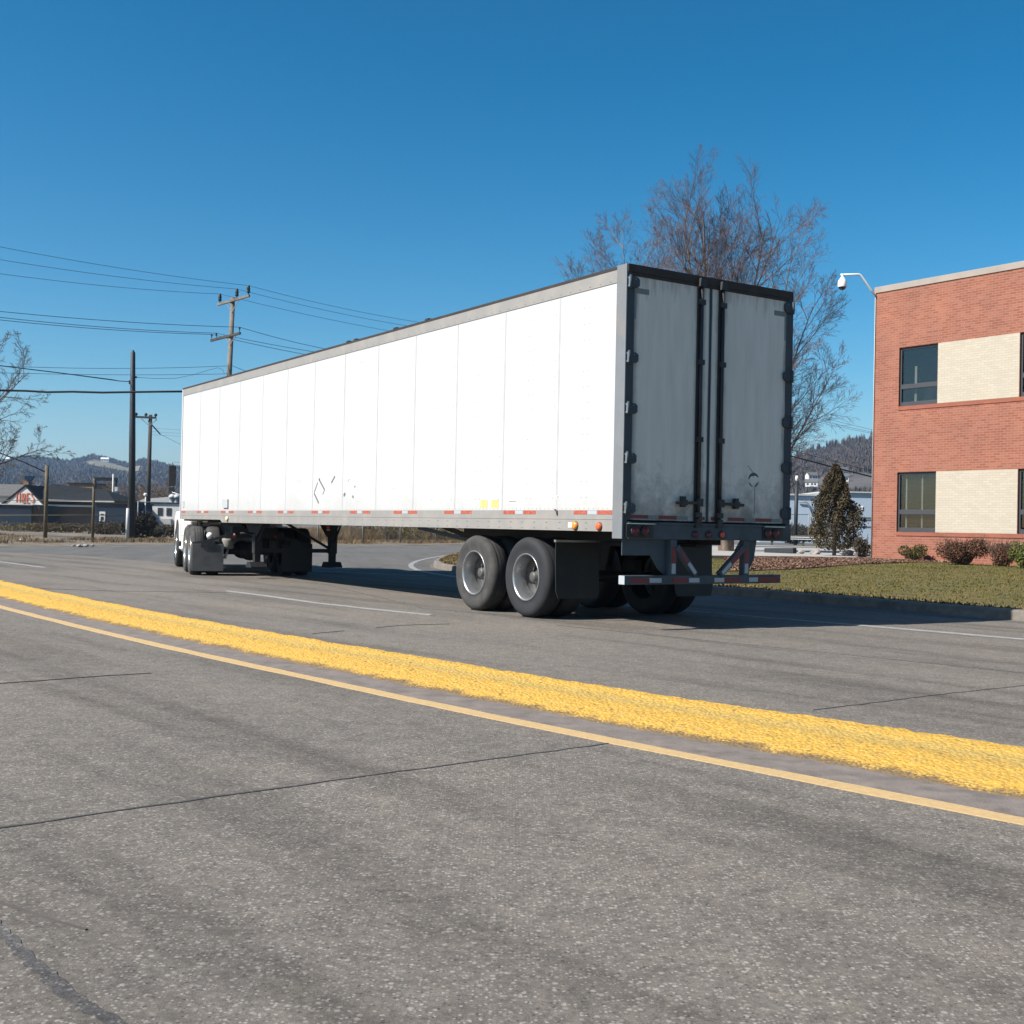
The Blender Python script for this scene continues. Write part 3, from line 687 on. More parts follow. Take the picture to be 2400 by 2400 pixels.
def tape_strip(parent, sgn, yo):
    k = 0; base = .194
    for k in range(11):
        for a_, b_, col in ((0, .275, 'red_tape'), (.285, .465, 'white_tape'), (.472, .739, 'red_tape')):
            u0 = base+k*1.541+a_
            if u0+.27 > LEN: continue
            mb = MB(); mb.box((u0, yo, 1.301), (base+k*1.541+b_, yo+sgn*.0025, 1.346))
            mb.build('reflector_tape', M[col], parent)
tape_strip(br, 1, .008)
# roof, nose wall, floor and cross members
mb = MB(); mb.box((.02, -WID-.012, 4.0705), (LEN+.01, .012, ZR))
for i in range(26): mb.box((.6+i*.6, -WID+.02, ZR), (.62+i*.6, -.02, ZR+.006))
for u in (4.6, 5.6, 7.0, 7.28): mb.box((u, -.06, ZR), (u+.09, .016, ZR+.022))
mb.build('roof', M['header'], tr)
mb = MB(); mb.box((LEN-.02, -WID+.04, 1.16), (LEN+.02, -.04, 4.07)); mb.build('front_wall', M['panel'], tr)
for a_, b_ in ((-.02, .013), (-WID-.013, -WID+.02)): mb = MB(); mb.box((LEN-.05, a_, 1.17), (LEN+.012, b_, 4.069)); mb.build('nose_post', M['panel'], tr)
mb = MB(); mb.box((.1, -WID+.051, 1.2), (LEN-.03, -.051, 1.3))
u = .4
while u < 15.8: mb.box((u, -WID+.052, 1.125 if u < 13 else 1.165), (u+.05, -.052, 1.199)); u += .305
mb.build('floor', M['under'], tr)
mb = MB(); mb.box((14.1, -2.0, 1.1), (15.9, -.6, 1.164)); mb.tube([(14.85, -WID/2, 1.1), (14.85, -WID/2, 1.0)], .05, 12); mb.build('coupler_plate', M['under'], tr)
# rear frame
mb = MB()
mb.prism([(0, 0), (.178, 0), (.178, .018), (0, .018)], 'z', 1.03, 4.11)
mb.box((-.002, -.055, 1.03), (.06, -.001, 4.105), 1)  # rear face of the post, its shade put in as a dark colour
for i in range(66): mb.box((.178, .001, 1.25+i*.043), (.188, .012, 1.27+i*.043))
mb.build('corner_post', [M['galv'], M['hinge']], tr, .004)
mb = MB(); mb.box((0, -WID-.018, 1.03), (.178, -WID, 4.11)); mb.box((0, -WID, 1.03), (.06, -WID+.055, 4.11)); mb.build('corner_post', M['hinge'], tr, .004)
mb = MB(); mb.box((-.012, -WID+.0, 4.022), (.12, 0, 4.112)); mb.box((-.004, -WID+.055, 3.985), (.02, -.055, 4.0215)); mb.build('header', M['header'], tr, .004)
sill = MB(); sill.box((-.02, -WID-.02, 1.03), (.16, -.06, 1.222)); sill.box((-.035, -WID+.5, 1.195), (-.0205, -.5, 1.225)); sill = sill.build('rear_sill', M['sill'], tr, .005)
def lamp(v, z, r_, m_, parent):
    mb = MB(); mb.lathe([(0, r_*1.25), (-.02, r_*1.25), (-.02, r_*1.0)], (-.02, v, z), 'x', 20, 1); mb.lathe([(-.018, r_), (-.028, r_*.8), (-.034, r_*.4), (-.036, .001)], (-.02, v, z), 'x', 20, 0)
    return mb.build('tail_lamp', [m_, M['black']], parent)
for v0, v1 in ((-.025, -.415), (-2.12, -2.47)):
    mb = MB(); mb.box((-.028, v0, 1.045), (-.02, v1, 1.205)); mb.box((-.06, v0, 1.198), (-.0285, v1, 1.207), 1); mb.build('lamp_box', [M['black'], M['chrome']], sill)
for v in (-.142, -.291, -2.205, -2.336): lamp(v, 1.122, .048, M['red_lens'], sill).location.x = -.01
lamp(-1.04, 1.095, .034, M['red_lens'], sill); lamp(-1.25, 1.095, .036, M['red_lens'], sill); lamp(-1.46, 1.095, .036, M['red_lit'], sill)
# doors
def door(v0, v1, hv, sgn):
    """v0 outer edge, v1 meeting edge; sgn +1 the left door."""
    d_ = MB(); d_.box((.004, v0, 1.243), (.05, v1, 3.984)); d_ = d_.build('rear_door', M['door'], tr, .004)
    g_ = MB()
    for a_, b_ in (((.0, v0, 1.243), (.003, v0-sgn*.045, 3.984)), ((-.001, v1, 1.243), (.003, v1+sgn*.016, 3.984))): g_.box(a_, b_)
    g_.build('gasket', M['hinge'], d_)
    for z in (3.906, 3.061, 2.49, 1.932, 1.372):
        h_ = MB(); e_ = v0 + sgn*.05
        h_.prism([(e_, z-.062), (e_, z+.062), (e_-sgn*.115, z+.058), (e_-sgn*.145, z+.035), (e_-sgn*.145, z-.035), (e_-sgn*.115, z-.058)], 'x', -.028, -.0015)
        h_.tube([(-.03, e_-sgn*.012, z-.075), (-.03, e_-sgn*.012, z+.075)], .017, 10)
        for q in (-.03, .03): h_.lathe([(-.028, .012), (-.034, .008), (-.035, .001)], (0, e_-sgn*.09, z+q), 'x', 8)
        hh = h_.build('hinge', M['hinge'], d_)
        k_ = MB(); k_.box((-.038, e_+sgn*.006, z-.055), (-.02, e_-sgn*.006, z+.055)); k_.box((-.02, e_+sgn*.006, z+.035), (.03, e_-sgn*.001, z+.055)); k_.box((-.02, e_+sgn*.006, z-.055), (.03, e_-sgn*.001, z-.035))
        k_.build('hinge_bracket', M['chrome'] if sgn > 0 else M['hinge'], hh)
    rv = v1 + sgn*.165
    r_ = MB(); r_.tube([(-.03, rv, 1.215), (-.03, rv, 4.06)], .019, 10)
    r_.box((-.012, rv-.045, 1.25), (.002, rv+.045, 3.97))
    for z in (1.32, 2.2, 3.1, 3.8): r_.box((-.05, rv-.045, z-.03), (-.0125, rv+.045, z+.03))
    for z in (1.222, 4.03): r_.prism([(rv-.05, z-.05), (rv+.05, z-.05), (rv+.035, z+.05), (rv-.035, z+.05)], 'x', -.055, -.013)
    r_ = r_.build('lock_rod', M['black'], d_)
    h_ = MB(); o_ = rv + sgn*.36
    h_.bar((-.06, rv-sgn*.02, 1.462), (-.06, o_, 1.452), .02, .035); h_.box((-.075, rv-.04, 1.42), (-.03, rv+.04, 1.51)); h_.box((-.07, rv+sgn*.22, 1.405), (-.012, rv+sgn*.27, 1.53)); h_.box((-.075, rv+sgn*.2, 1.425), (-.05, rv+sgn*.29, 1.49))
    h_.build('lock_handle', M['black'], r_)
    # aged corner tape
    for a_, b_ in (((.0015, v0-sgn*.05, 3.792), (.0035, v0-sgn*.255, 3.853)), ((.0015, v0-sgn*.046, 3.5), (.0035, v0-sgn*.075, 3.7915))):
        q = MB(); q.box(a_, b_); q.build('reflector_tape', M['old_tape'], d_)
    return d_
dl = door(-.055, -1.243, 0, 1)
# mirror image for the right-hand leaf
drt = door(-WID+.055, -1.2465, 0, -1)
for a_, b_ in ((-.075, -.355), (-.513, -.779), (-1.13, -1.21)):
    q = MB(); q.box((.0008, a_, 1.262), (.0036, b_, 1.302)); q.build('reflector_tape', M['dark_red_tape'], dl)
for a_, b_ in ((-1.309, -1.372), (-1.574, -1.843), (-2.023, -2.293)):
    q = MB(); q.box((.0008, a_, 1.262), (.0036, b_, 1.302)); q.build('reflector_tape', M['dark_red_tape'], drt)
for a_, b_, p_ in ((-.36, -.508, dl), (-.785, -.95, dl), (-1.85, -2.015, drt), (-2.3, -2.44, drt)):
    q = MB(); q.box((.0012, a_, 1.262), (.0034, b_, 1.302)); q.build('reflector_tape', M['old_tape'], p_)
# broken round mark on the right door
mb = MB(); cy, cz, r0 = -1.985, 1.765, .088
for a0, a1, t_ in ((25, 175, .045), (200, 260, .02), (280, 345, .026)):
    n_ = 10; vs = []
    for i in range(n_+1):
        q = R(a0+(a1-a0)*i/n_); tk = t_*(1-abs(i/n_-.5)*1.3)
        for rr in (r0-tk, r0): vs += [(.0022, cy-rr*math.cos(q), cz+rr*math.sin(q))]
    mb.add(vs, [(2*i, 2*i+1, 2*i+3, 2*i+2) for i in range(n_)])
mb.bar((.003, cy+.10, cz+.17), (.003, cy-.02, cz+.06), .002, .006); mb.bar((.003, cy-.02, cz-.1), (.003, cy-.02, cz-.42), .002, .006)
mb.build('worn_decal', M['ink'], drt)
# underride guard
bz0, bz1 = .518, .62
mb = MB(); mb.prism([(-.02, -.02), (-.05, -WID/2), (-.02, -2.445), (.085, -2.445), (.055, -WID/2), (.085, -.02)], 'z', bz0, bz1)
bp = mb.build('underride_bumper', M['sill'], tr, .006)
mb = MB(); mb.box((-.021, -.0195, bz0+.002), (.084, -.0165, bz1-.002)); mb.build('end_cap', M['white_tape'], bp)
def bx_face(v): return -.022 - .03*(1-abs(v+WID/2)/(WID/2-.02))
for a_, b_, c_ in ((-.1, -.36, 0), (-.37, -.54, 1), (-.7, -.93, 0), (-.945, -1.1, 1), (-1.33, -1.49, 1), (-1.5, -1.75, 0), (-1.9, -2.05, 1), (-2.065, -2.41, 0)):
    q = MB(); x0, x1 = bx_face(a_)-.003, bx_face(b_)-.003
    q.add([(x0, a_, bz0+.02), (x1, b_, bz0+.02), (x1, b_, bz1-.03), (x0, a_, bz1-.03), (x0+.003, a_, bz0+.02), (x1+.003, b_, bz0+.02), (x1+.003, b_, bz1-.03), (x0+.003, a_, bz1-.03)],
          [(0,1,2,3),(4,7,6,5),(0,4,5,1),(1,5,6,2),(2,6,7,3),(3,7,4,0)])
    q.build('reflector_tape', M['white_tape' if c_ else 'dark_red_tape'], bp)
for v, vb in ((-.72, -1.05), (-1.86, -1.42)):
    s_ = MB(); s_.box((-.03, v-.045, bz1), (.05, v+.045, 1.03)); s_ = s_.build('bumper_upright', M['sill'], bp, .004)
    for z0, z1, c_ in ((.76, .95, 0), (.64, .755, 1)):
        q = MB(); q.box((-.0335, v-.028, z0), (-.0305, v+.028, z1)); q.build('reflector_tape', M['white_tape' if c_ else 'dark_red_tape'], s_)
    a_ = Vector((-.015, v+(.03 if vb > v else -.03)*1.4, .95)); b_ = Vector((-.03, vb, bz1))
    s_ = MB(); s_.bar(a_, b_, .06, .075, upv=(0, 1, 0)); s_ = s_.build('bumper_strut', M['sill'], bp, .004)
    for t0, t1, c_ in ((.15, .55, 0), (.57, .93, 1)):
        q = MB(); q.bar(a_.lerp(b_, t0)+Vector((-.033, 0, 0)), a_.lerp(b_, t1)+Vector((-.033, 0, 0)), .003, .045, upv=(0, 1, 0)); q.build('reflector_tape', M['white_tape' if c_ else 'dark_red_tape'], s_)
mb = MB(); mb.box((.05, -.43, .845), (.062, -.03, 1.03)); mb.prism([(-.43, 1.03), (-.43, .86), (-.55, .70), (-.66, .622), (-.76, .622), (-.76, 1.03)], 'x', .051, .063); mb.build('bumper_plate', M['sill'], bp)
mb = MB(); mb.prism([(-1.83, 1.03), (-1.83, .622), (-1.95, .622), (-2.06, .8), (-2.1, 1.03)], 'x', .051, .063); mb.build('bumper_plate', M['sill'], bp)
# slider frame, axles, wheels
mb = MB()
for v in (-.8, -1.79): mb.box((.4, v-.05, .965), (4.75, v+.05, 1.12)); mb.box((.7, v-.09, .93), (4.3, v+.09, .964))
for u in (.9, 2.65, 4.2): mb.box((u-.05, -1.74, .98), (u+.05, -.85, 1.1))
for v in (-.78, -1.81): mb.bar((4.4, v, .93), (5.4, v, 1.12), .05, .06)
for u in (1.5, 2.65, 3.9):
    for v in (-.8, -1.79): mb.prism([(u-.16, .93), (u+.16, .93), (u+.07, .62), (u-.07, .62)], 'y', v-.06, v+.06)
mb.build('slider_frame', M['under'], tr)
mb = MB(); mb.bar((4.9, -.07, 1.1), (3.75, -.3, .93), .04, .05); mb.build('slider_bar', M['black'], tr)
TYRE = [(0, .30), (-.006, .335), (.004, .37), (.012, .43), (.006, .462), (-.018, .492), (-.045, .506), (-.13, .512), (-.215, .506), (-.242, .492), (-.266, .462), (-.272, .43), (-.262, .37), (-.25, .30)]
RIMP = [(-.01, .30), (.004, .302), (.006, .288), (-.02, .276), (-.06, .268), (-.09, .257), (-.17, .253), (-.245, .248), (-.268, .236)]
RIMD = [(-.268, .236), (-.282, .215), (-.272, .18), (-.255, .15), (-.25, .12), (-.25, .0)]
RIMI = [(-.25, .30), (-.256, .29), (-.2, .27), (-.17, .245)]
def wheel(u, vo, side, tm, parent, rm='rim', dual=True, name='wheel'):
    """vo: outer face, side +1 for the left of the vehicle."""
    def P(p): return [(a_*side, b_) for a_, b_ in p]
    e_ = bpy.data.objects.new(name, None); C.objects.link(e_); e_.parent = parent; e_.location = (u, vo, .508)
    t_ = MB(); t_.lathe(P(TYRE), (0, 0, 0), 'y', 56)
    for a_ in (-.075, -.13, -.185):      # tread grooves as dark rings
        t_.lathe(P([(a_-.006, .5125), (a_+.006, .5125)]), (0, 0, 0), 'y', 56, 1)
    if dual: t_.lathe(P([(a_-.335, b_) for a_, b_ in TYRE]), (0, 0, 0), 'y', 48)
    t_.build('tyre', [tm, M['under']], e_)
    r_ = MB(); r_.lathe(P(RIMP), (0, 0, 0), 'y', 48); r_.lathe(P(RIMD), (0, 0, 0), 'y', 48, 1); r_.lathe(P(RIMI), (0, 0, 0), 'y', 48)
    if dual: r_.lathe(P([(-.33, .3), (-.32, .27), (-.27, .25)]), (0, 0, 0), 'y', 48)
    r_.build('rim', [M[rm], M['disc']], e_)
    h_ = MB(); h_.lathe(P([(-.255, .105), (-.2, .10), (-.185, .072), (-.10, .066), (-.09, .048), (-.09, .0)]), (0, 0, 0), 'y', 24)
    for k in range(10): a_ = 2*math.pi*k/10; h_.tube([(.135*math.cos(a_), -.27*side, .135*math.sin(a_)), (.135*math.cos(a_), -.225*side, .135*math.sin(a_))], .013, 6)
    h_.build('hub', M['hub'], e_)
    return e_
for u, tm in ((2.022, 'tyre'), (3.29, 'tyre_dusty')):
    wheel(u, -.055, 1, M[tm], tr); wheel(u, -WID+.055, -1, M['under'], tr)  # far-side tyres coloured near-black to stand in for the shade there
    mb = MB(); mb.tube([(u, -.5, .508), (u, -WID+.5, .508)], .065, 12); mb.tube([(u, -.75, .508), (u, -.85, .508)], .16, 16); mb.box((u-.09, -.86, .54), (u+.09, -.74, .72)); mb.box((u-.09, -1.85, .54), (u+.09, -1.73, .72)); mb.build('axle', M['under'], tr)
def flap(v0, v1):
    mb = MB(); n_ = 8; vs = []
    for i in range(n_+1):
        z = .985-.705*i/n_
        for v in (v0, v1):
            r_ = .03 if i == n_ else 0
            vs += [(1.34-.03*(i/n_)**2, v+(r_ if v == min(v0, v1) else -r_), z), (1.352-.03*(i/n_)**2, v+(r_ if v == min(v0, v1) else -r_), z)]
    for i in range(n_):
        a_ = 4*i; b_ = a_+4
        mb.add([], []); 
    fs = []
    for i in range(n_):
        a_ = 4*i; b_ = a_+4
        fs += [(a_, a_+2, b_+2, b_), (a_+1, b_+1, b_+3, a_+3), (a_, b_, b_+1, a_+1), (a_+2, a_+3, b_+3, b_+2)]
    mb.add(vs, fs); mb.box((1.325, v0-.01, .965), (1.365, v1+.01, .992), 1)
    mb.build('mud_flap', [M['rubber'], M['chrome']], tr)
flap(-.68, -.03); flap(-WID+.03, -WID+.68)
# landing gear
lg = []
for v, m_ in ((-.47, 'under'), (-2.12, 'under')):
    mb = MB(); u = 12.45
    mb.box((u-.075, v-.075, .50), (u+.075, v+.075, 1.19)); mb.box((u-.06, v-.06, .27), (u+.06, v+.06, .50))
    mb.prism([(u-.5, 1.11), (u+.5, 1.11), (u+.16, .85), (u-.16, .85)], 'y', v+.066, v+.074)
    mb.bar((u+.45, v, 1.12), (u+.02, v, .72), .035, .035); mb.bar((u-.42, v, 1.12), (u-.03, v, .70), .03, .03)
    l_ = mb.build('landing_leg', M[m_], tr)
    f_ = MB(); f_.prism([(u-.15, .215), (u+.15, .215), (u+.15, .235), (u+.075, .33), (u-.075, .33), (u-.15, .235)], 'y', v-.17, v+.17); f_.build('foot', M['under'], l_)
mb = MB(); mb.box((12.41, -2.05, .52), (12.49, -.54, .60)); mb.bar((12.45, -2.03, .62), (12.48, -1.1, 1.12), .04, .05); mb.tube([(12.45, -.4, .9), (12.45, -.12, .9)], .02, 8); mb.build('landing_gear_brace', M['under'], tr)
q = MB(); q.lathe([(0, .07), (.02, .07), (.03, .05), (.032, .001)], (12.5, -2.044, 1.07), 'y', 16); q.box((12.42, -2.046, .985), (12.58, -2.04, 1.015), 1); q.build('side_lamp', [M['orange_lens'], M['white_box']], tr)
# side lamps, stickers, marks
def slamp(u, z, r_, m_):
    q = MB(); q.lathe([(.004, r_), (.03, r_), (.042, r_*.7), (.046, .001)], (u, 0, z), 'y', 18); q.lathe([(.004, r_*1.15), (.012, r_*1.15), (.012, r_)], (u, 0, z), 'y', 18, 1); q.build('side_lamp', [M[m_], M['black']], br)
slamp(.894, 1.168, .047, 'amber'); slamp(.427, 1.163, .045, 'orange_lens'); slamp(12.871, 1.185, .05, 'cream_lens')
def dec(name, u0, u1, z0, z1, m_, y=.0022, parent=tr):
    q = MB(); q.box((u0, .0002, z0), (u1, y, z1)); return q.build(name, M[m_], parent)
dec('label_plate', .965, 1.04, 1.145, 1.205, 'white_box', .009, br)
for u0, u1 in ((2.885, 3.065), (2.61, 2.785)):
    s_ = dec('sticker', u0, u1, 1.384, 1.482, 'yellow_sticker')
    q = MB(); q.box((u0+.005, .0022, 1.47), (u1-.005, .003, 1.479))
    for i in range(4):
        w_ = (u1-u0)*rnd.uniform(.4, .8); q.box((u0+.02, .0022, 1.45-i*.017), (u0+.02+w_, .0028, 1.455-i*.017))
    q.build('print', M['old_tape'] if False else M['yellow_line'], s_)
s_ = dec('sticker', 2.182, 2.38, 1.395, 1.484, 'white_box')
q = MB()
for i in range(9): q.box((2.19+i*.02, .0022, 1.452), (2.203+i*.02, .003, 1.47+(.006 if i % 3 else 0)))
q.box((2.2, .0022, 1.405), (2.36, .0028, 1.409)); q.build('print', M['ink'], s_)
s_ = dec('sticker', 1.245, 1.305, 1.486, 1.526, 'white_box')
q = MB()
for i in range(3): q.box((1.25, .0022, 1.492+i*.011), (1.3, .003, 1.498+i*.011))
q.build('print', M['ink'], s_)
dec('document_box', 12.84, 13.13, 1.406, 1.579, 'grey_plate', .03)
dec('latch_plate', 15.72, 15.84, 1.42, 1.56, 'grey_plate', .01)
mb = MB()
def dline(a_, b_, w_=.014): mb.bar((a_[0], .0015, a_[1]), (b_[0], .0015, b_[1]), .0025, w_, upv=(0, 1, 0)) if False else mb.bar((a_[0], .0015, a_[1]), (b_[0], .0015, b_[1]), w_, .0025, upv=(0, 1, 0))
dline((8.36, 1.875), (8.13, 1.70), .034); dline((8.13, 1.70), (8.2, 1.62), .02); dline((8.56, 1.645), (8.36, 1.475), .036); dline((8.42, 1.83), (8.56, 1.66), .024); dline((8.38, 1.88), (8.33, 1.88), .04)
dline((7.72, 1.92), (7.86, 1.81), .034); dline((7.3, 1.63), (7.36, 1.59), .05); dline((7.0, 1.585), (7.02, 1.555), .055); dline((6.93, 1.745), (6.96, 1.72), .024); dline((7.15, 1.86), (7.22, 1.82), .006)
mb.build('diamond_residue', M['grey_mark'], tr)
mb = MB(); mb.tube([(1.32, .012, 1.36), (1.27, .014, 1.335), (1.262, .014, 1.285)], [.008, .014, .006], 6); mb.build('dangling_seal', M['black'], br)

# ------------------------------------------------------------------ tractor unit (local x forward, y left, origin between the drive axles)
tk = thing('truck_tractor', 'white truck tractor coupled under the nose of the trailer, mirror and drive wheels showing', 'truck', (-5.80, 25.95, 0), R(109.6))
mb = MB()
for y in (-.42, .42): mb.box((-1.5, y-.04, .78), (5.2, y+.04, 1.02))
for x in (-1.45, -.1, 1.2, 2.4): mb.box((x-.05, -.38, .8), (x+.05, .38, 1.0))
mb.build('chassis', M['under'], tk)
mb = MB(); mb.prism([(-.5, -.45), (.55, -.5), (.55, .5), (-.5, .45), (-.95, .2), (-.55, .06), (-.55, -.06), (-.95, -.2)], 'z', 1.03, 1.095); mb.build('fifth_wheel', M['under'], tk)
for x in (-.65, .65):
    wheel(x, 1.235, 1, M['tyre_dusty'], tk, 'rim_alu'); wheel(x, -1.235, -1, M['tyre'], tk, 'rim')
    mb = MB(); mb.tube([(x, -.9, .508), (x, .9, .508)], .075, 12); mb.lathe([(-.2, .02), (-.12, .2), (.12, .2), (.2, .02)], (x, 0, .51), 'x', 20); mb.build('axle', M['under'], tk)
wheel(3.75, 1.22, 1, M['under'], tk, 'rim_alu', False); wheel(3.75, -1.22, -1, M['tyre'], tk, 'rim_alu', False)
mb = MB(); mb.box((3.68, -.9, .44), (3.82, .9, .56)); mb.build('axle', M['under'], tk)
for s_ in (1, -1):
    mb = MB(); mb.box((-1.275, s_*.60, .10), (-1.262, s_*1.235, .66)); f_ = mb.build('mud_flap', M['flap_grey'] if s_ > 0 else M['rubber'], tk, .03)
    mb = MB(); mb.bar((-1.25, s_*.46, .86), (-1.25, s_*1.0, .70), .05, .06); mb.bar((-1.25, s_*.9, .72), (-1.25, s_*1.23, .67), .04, .05); mb.box((-1.29, s_*.78, .60), (-1.245, s_*1.06, .72)); mb.build('flap_bracket', M['black'], f_)
    for x in (-1.0, .3):
        mb = MB(); mb.lathe([(0, .02), (.0, .115), (.05, .14), (.11, .125), (.17, .14), (.22, .115), (.22, .02)], (x, s_*.5, .56), 'z', 20); mb.build('air_spring', M['air_bag'] if s_ > 0 else M['under'], tk)
    mb = MB(); mb.tube([(-.9, s_*.42, .98), (-.98, s_*.5, .5), (-1.02, s_*.55, .36)], .03, 8); mb.build('shock_absorber', M['chrome'] if s_ > 0 else M['under'], tk)
for y in (.42, -.42):
    mb = MB(); mb.box((-1.53, y-.18, .78), (-1.505, y+.18, .92)); mb.lathe([(0, .05), (-.02, .05), (-.028, .001)], (-1.53, y-.02, .85), 'x', 16, 1); mb.build('tail_lamp', [M['under'], M['dim_red']], tk)
mb = MB(); mb.lathe([(0, .02), (0, .06), (.06, .07), (.1, .05), (.12, .001)], (-1.2, .88, .78), 'z', 16); mb.build('lamp_globe', M['white_box'], tk)
# cab
mb = MB(); mb.prism([(1.75, 1.05), (3.35, 1.05), (3.45, 1.75), (3.15, 2.75), (2.9, 2.98), (1.85, 3.05), (1.75, 2.9)], 'y', -1.06, 1.06)
cabo = mb.build('cab', M['cab_white'], tk, .04)
mb = MB(); mb.prism([(3.4, .8), (5.15, .75), (5.25, 1.25), (5.1, 1.6), (3.47, 1.78)], 'y', -.82, .82); mb.build('bonnet', M['cab_white'], tk, .05)
for s_ in (1, -1):
    mb = MB(); mb.prism([(3.05, .62), (3.2, 1.0), (3.5, 1.14), (4.05, 1.14), (4.35, .95), (4.45, .6), (4.7, .6), (4.7, 1.2), (4.3, 1.35), (3.3, 1.35), (3.05, 1.1)], 'y', s_*.84, s_*1.2); mb.build('fender', M['cab_white'], tk, .02)
    mb = MB(); mb.prism([(2.25, 1.85), (3.15, 1.85), (3.05, 2.55), (2.25, 2.6)], 'y', s_*1.061, s_*1.066); mb.build('side_window', M['cab_glass'], cabo)
    mb = MB(); mb.box((2.3, s_*.95, .45), (3.0, s_*1.2, .52)); mb.box((2.3, s_*.98, .78), (3.0, s_*1.17, .83)); mb.prism([(1.55, .40), (2.28, .40), (2.28, 1.04), (1.55, 1.04)], 'y', s_*.92, s_*1.16); mb.prism([(2.28, .40), (3.04, .40), (3.04, 1.1), (2.28, 1.1)], 'y', s_*.93, s_*1.145); mb.build('step_fairing', M['cab_white'], tk, .02)
    mb = MB(); mb.tube([(.75, s_*.85, .72), (1.5, s_*.85, .72)], .3, 24); mb.build('fuel_tank', M['chrome'], tk)
    mb = MB(); mb.prism([(1.25, 1.12), (1.74, 1.12), (1.74, 1.18), (1.25, 1.16)], 'y', s_*.5, s_*1.22); mb.build('deck_plate', M['cab_white'], tk)
    mb = MB(); mb.box((3.86, s_*1.25, 1.97), (3.96, s_*1.43, 2.48)); mb.box((3.86, s_*1.28, 1.80), (3.95, s_*1.43, 1.95)); mi_ = mb.build('mirror', M['black'], tk, .02)
    mb = MB(); mb.tube([(3.3, s_*1.06, 2.55), (3.9, s_*1.34, 2.55), (3.9, s_*1.34, 1.82), (3.32, s_*1.06, 1.72)], .014, 8); mb.build('mirror_arm', M['chrome'], mi_)
    mb = MB(); mb.lathe([(0, .13), (.32, .13), (.34, .001)], (5.2, s_*.62, 1.05), 'x', 16) if False else mb.box((5.16, s_*.5, .98), (5.262, s_*.78, 1.16)); mb.build('headlight', M['white_box'], tk, .02)
mb = MB(); mb.add([(3.475, -.95, 1.82), (3.475, .95, 1.82), (3.19, .92, 2.72), (3.19, -.92, 2.72), (3.45, -.95, 1.82), (3.45, .95, 1.82), (3.16, .92, 2.72), (3.16, -.92, 2.72)], [(0,1,2,3),(4,7,6,5),(0,4,5,1),(1,5,6,2),(2,6,7,3),(3,7,4,0)]); mb.build('windscreen', M['cab_glass'], cabo)
mb = MB(); mb.box((5.1, -1.15, .42), (5.38, 1.15, .74)); mb.build('front_bumper', M['chrome'], tk, .04)
mb = MB(); mb.box((5.2, -.45, .8), (5.275, .45, 1.45)); mb.build('grille', M['black'], tk)
mb = MB(); mb.tube([(1.62, .85, .9), (1.62, .85, 3.5)], .065, 12); mb.build('exhaust_stack', M['chrome'], tk)
mb = MB()
for k in range(3): mb.tube([(1.74, -.3+k*.3, 1.7), (1.5, -.3+k*.3, 1.3), (1.1, -.25+k*.25, 1.35), (.95, -.2+k*.2, 1.6)], .018, 6)
mb.build('air_hoses', M['orange_lens'], tk)

# ------------------------------------------------------------------ brick building with the camera
FA = R(36.17); fe = Vector((math.sin(FA), -math.cos(FA), 0)); fn = Vector((math.cos(FA), math.sin(FA), 0))   # along the facade, into the building
FB = at(2042, 1311, 37.0); FB.z = 0
bd = thing('brick_building', 'two storey red brick building with cream brick panels between its dark windows', 'building', FB, -(math.pi/2-FA))
def fac(px, py):
    r_ = ray(px, py); t_ = (FB-O).dot(fn)/r_.dot(fn); p = O + r_*t_ - FB; return p.dot(fe), (p.z)
ZT = fac(2041, 690)[1]; ZC = fac(2040, 676)[1]
WL, DEP = 22.0, 14.0
t0, zu1 = fac(2108, 815.5); zu0 = fac(2108, 953)[1]; t1 = fac(2196.5, 950)[0]; t2 = fac(2389, 930)[0]
zl1 = fac(2108, 1107)[1]; zl0 = fac(2108, 1246.5)[1]
pitch = t2-t0; rev = .11
def wall_with_holes(mb, holes, x1, z0, z1, mi=0):
    xs = sorted({0, x1, *[h[0] for h in holes], *[h[1] for h in holes]}); zs = sorted({z0, z1, *[h[2] for h in holes], *[h[3] for h in holes]})
    for a_, b_ in zip(xs[:-1], xs[1:]):
        for c_, d_ in zip(zs[:-1], zs[1:]):
            mx, mz = (a_+b_)/2, (c_+d_)/2
            if any(h[0] < mx < h[1] and h[2] < mz < h[3] for h in holes): continue
            mb.add([(a_, 0, c_), (b_, 0, c_), (b_, 0, d_), (a_, 0, d_)], [(0, 1, 2, 3)], mi)
    for a_, b_, c_, d_ in holes:
        mb.add([(a_, 0, c_), (b_, 0, c_), (b_, 0, d_), (a_, 0, d_), (a_, rev, c_), (b_, rev, c_), (b_, rev, d_), (a_, rev, d_)], [(0, 4, 5, 1), (1, 5, 6, 2), (2, 6, 7, 3), (3, 7, 4, 0)], mi)
bands = ((zl0, zl1), (zu0, zu1))
nwin = 4
holes = [(t0+i*pitch, t1+i*pitch, a_, b_) for i in range(nwin) for a_, b_ in bands]
pan = [(t1+i*pitch+.002, t0+(i+1)*pitch-.012, a_, b_) for i in range(nwin) for a_, b_ in bands]
mb = MB(); wall_with_holes(mb, holes, WL, -.3, ZT)
mb.add([(0, 0, -.3), (0, DEP, -.3), (0, DEP, ZT), (0, 0, ZT), (WL, 0, -.3), (WL, DEP, -.3), (WL, DEP, ZT), (WL, 0, ZT)], [(0, 3, 2, 1), (4, 5, 6, 7), (1, 2, 6, 5)])
mb.build('wall', M['brick'], bd, fix=False)
mb = MB(); mb.box((-.03, -.03, ZT), (WL+.03, .35, ZC)); mb.box((-.03, .3501, ZT), (.35, DEP+.03, ZC)); mb.box((WL-.35, .3501, ZT), (WL+.03, DEP+.03, ZC)); mb.build('coping', M['coping'], bd, .01)
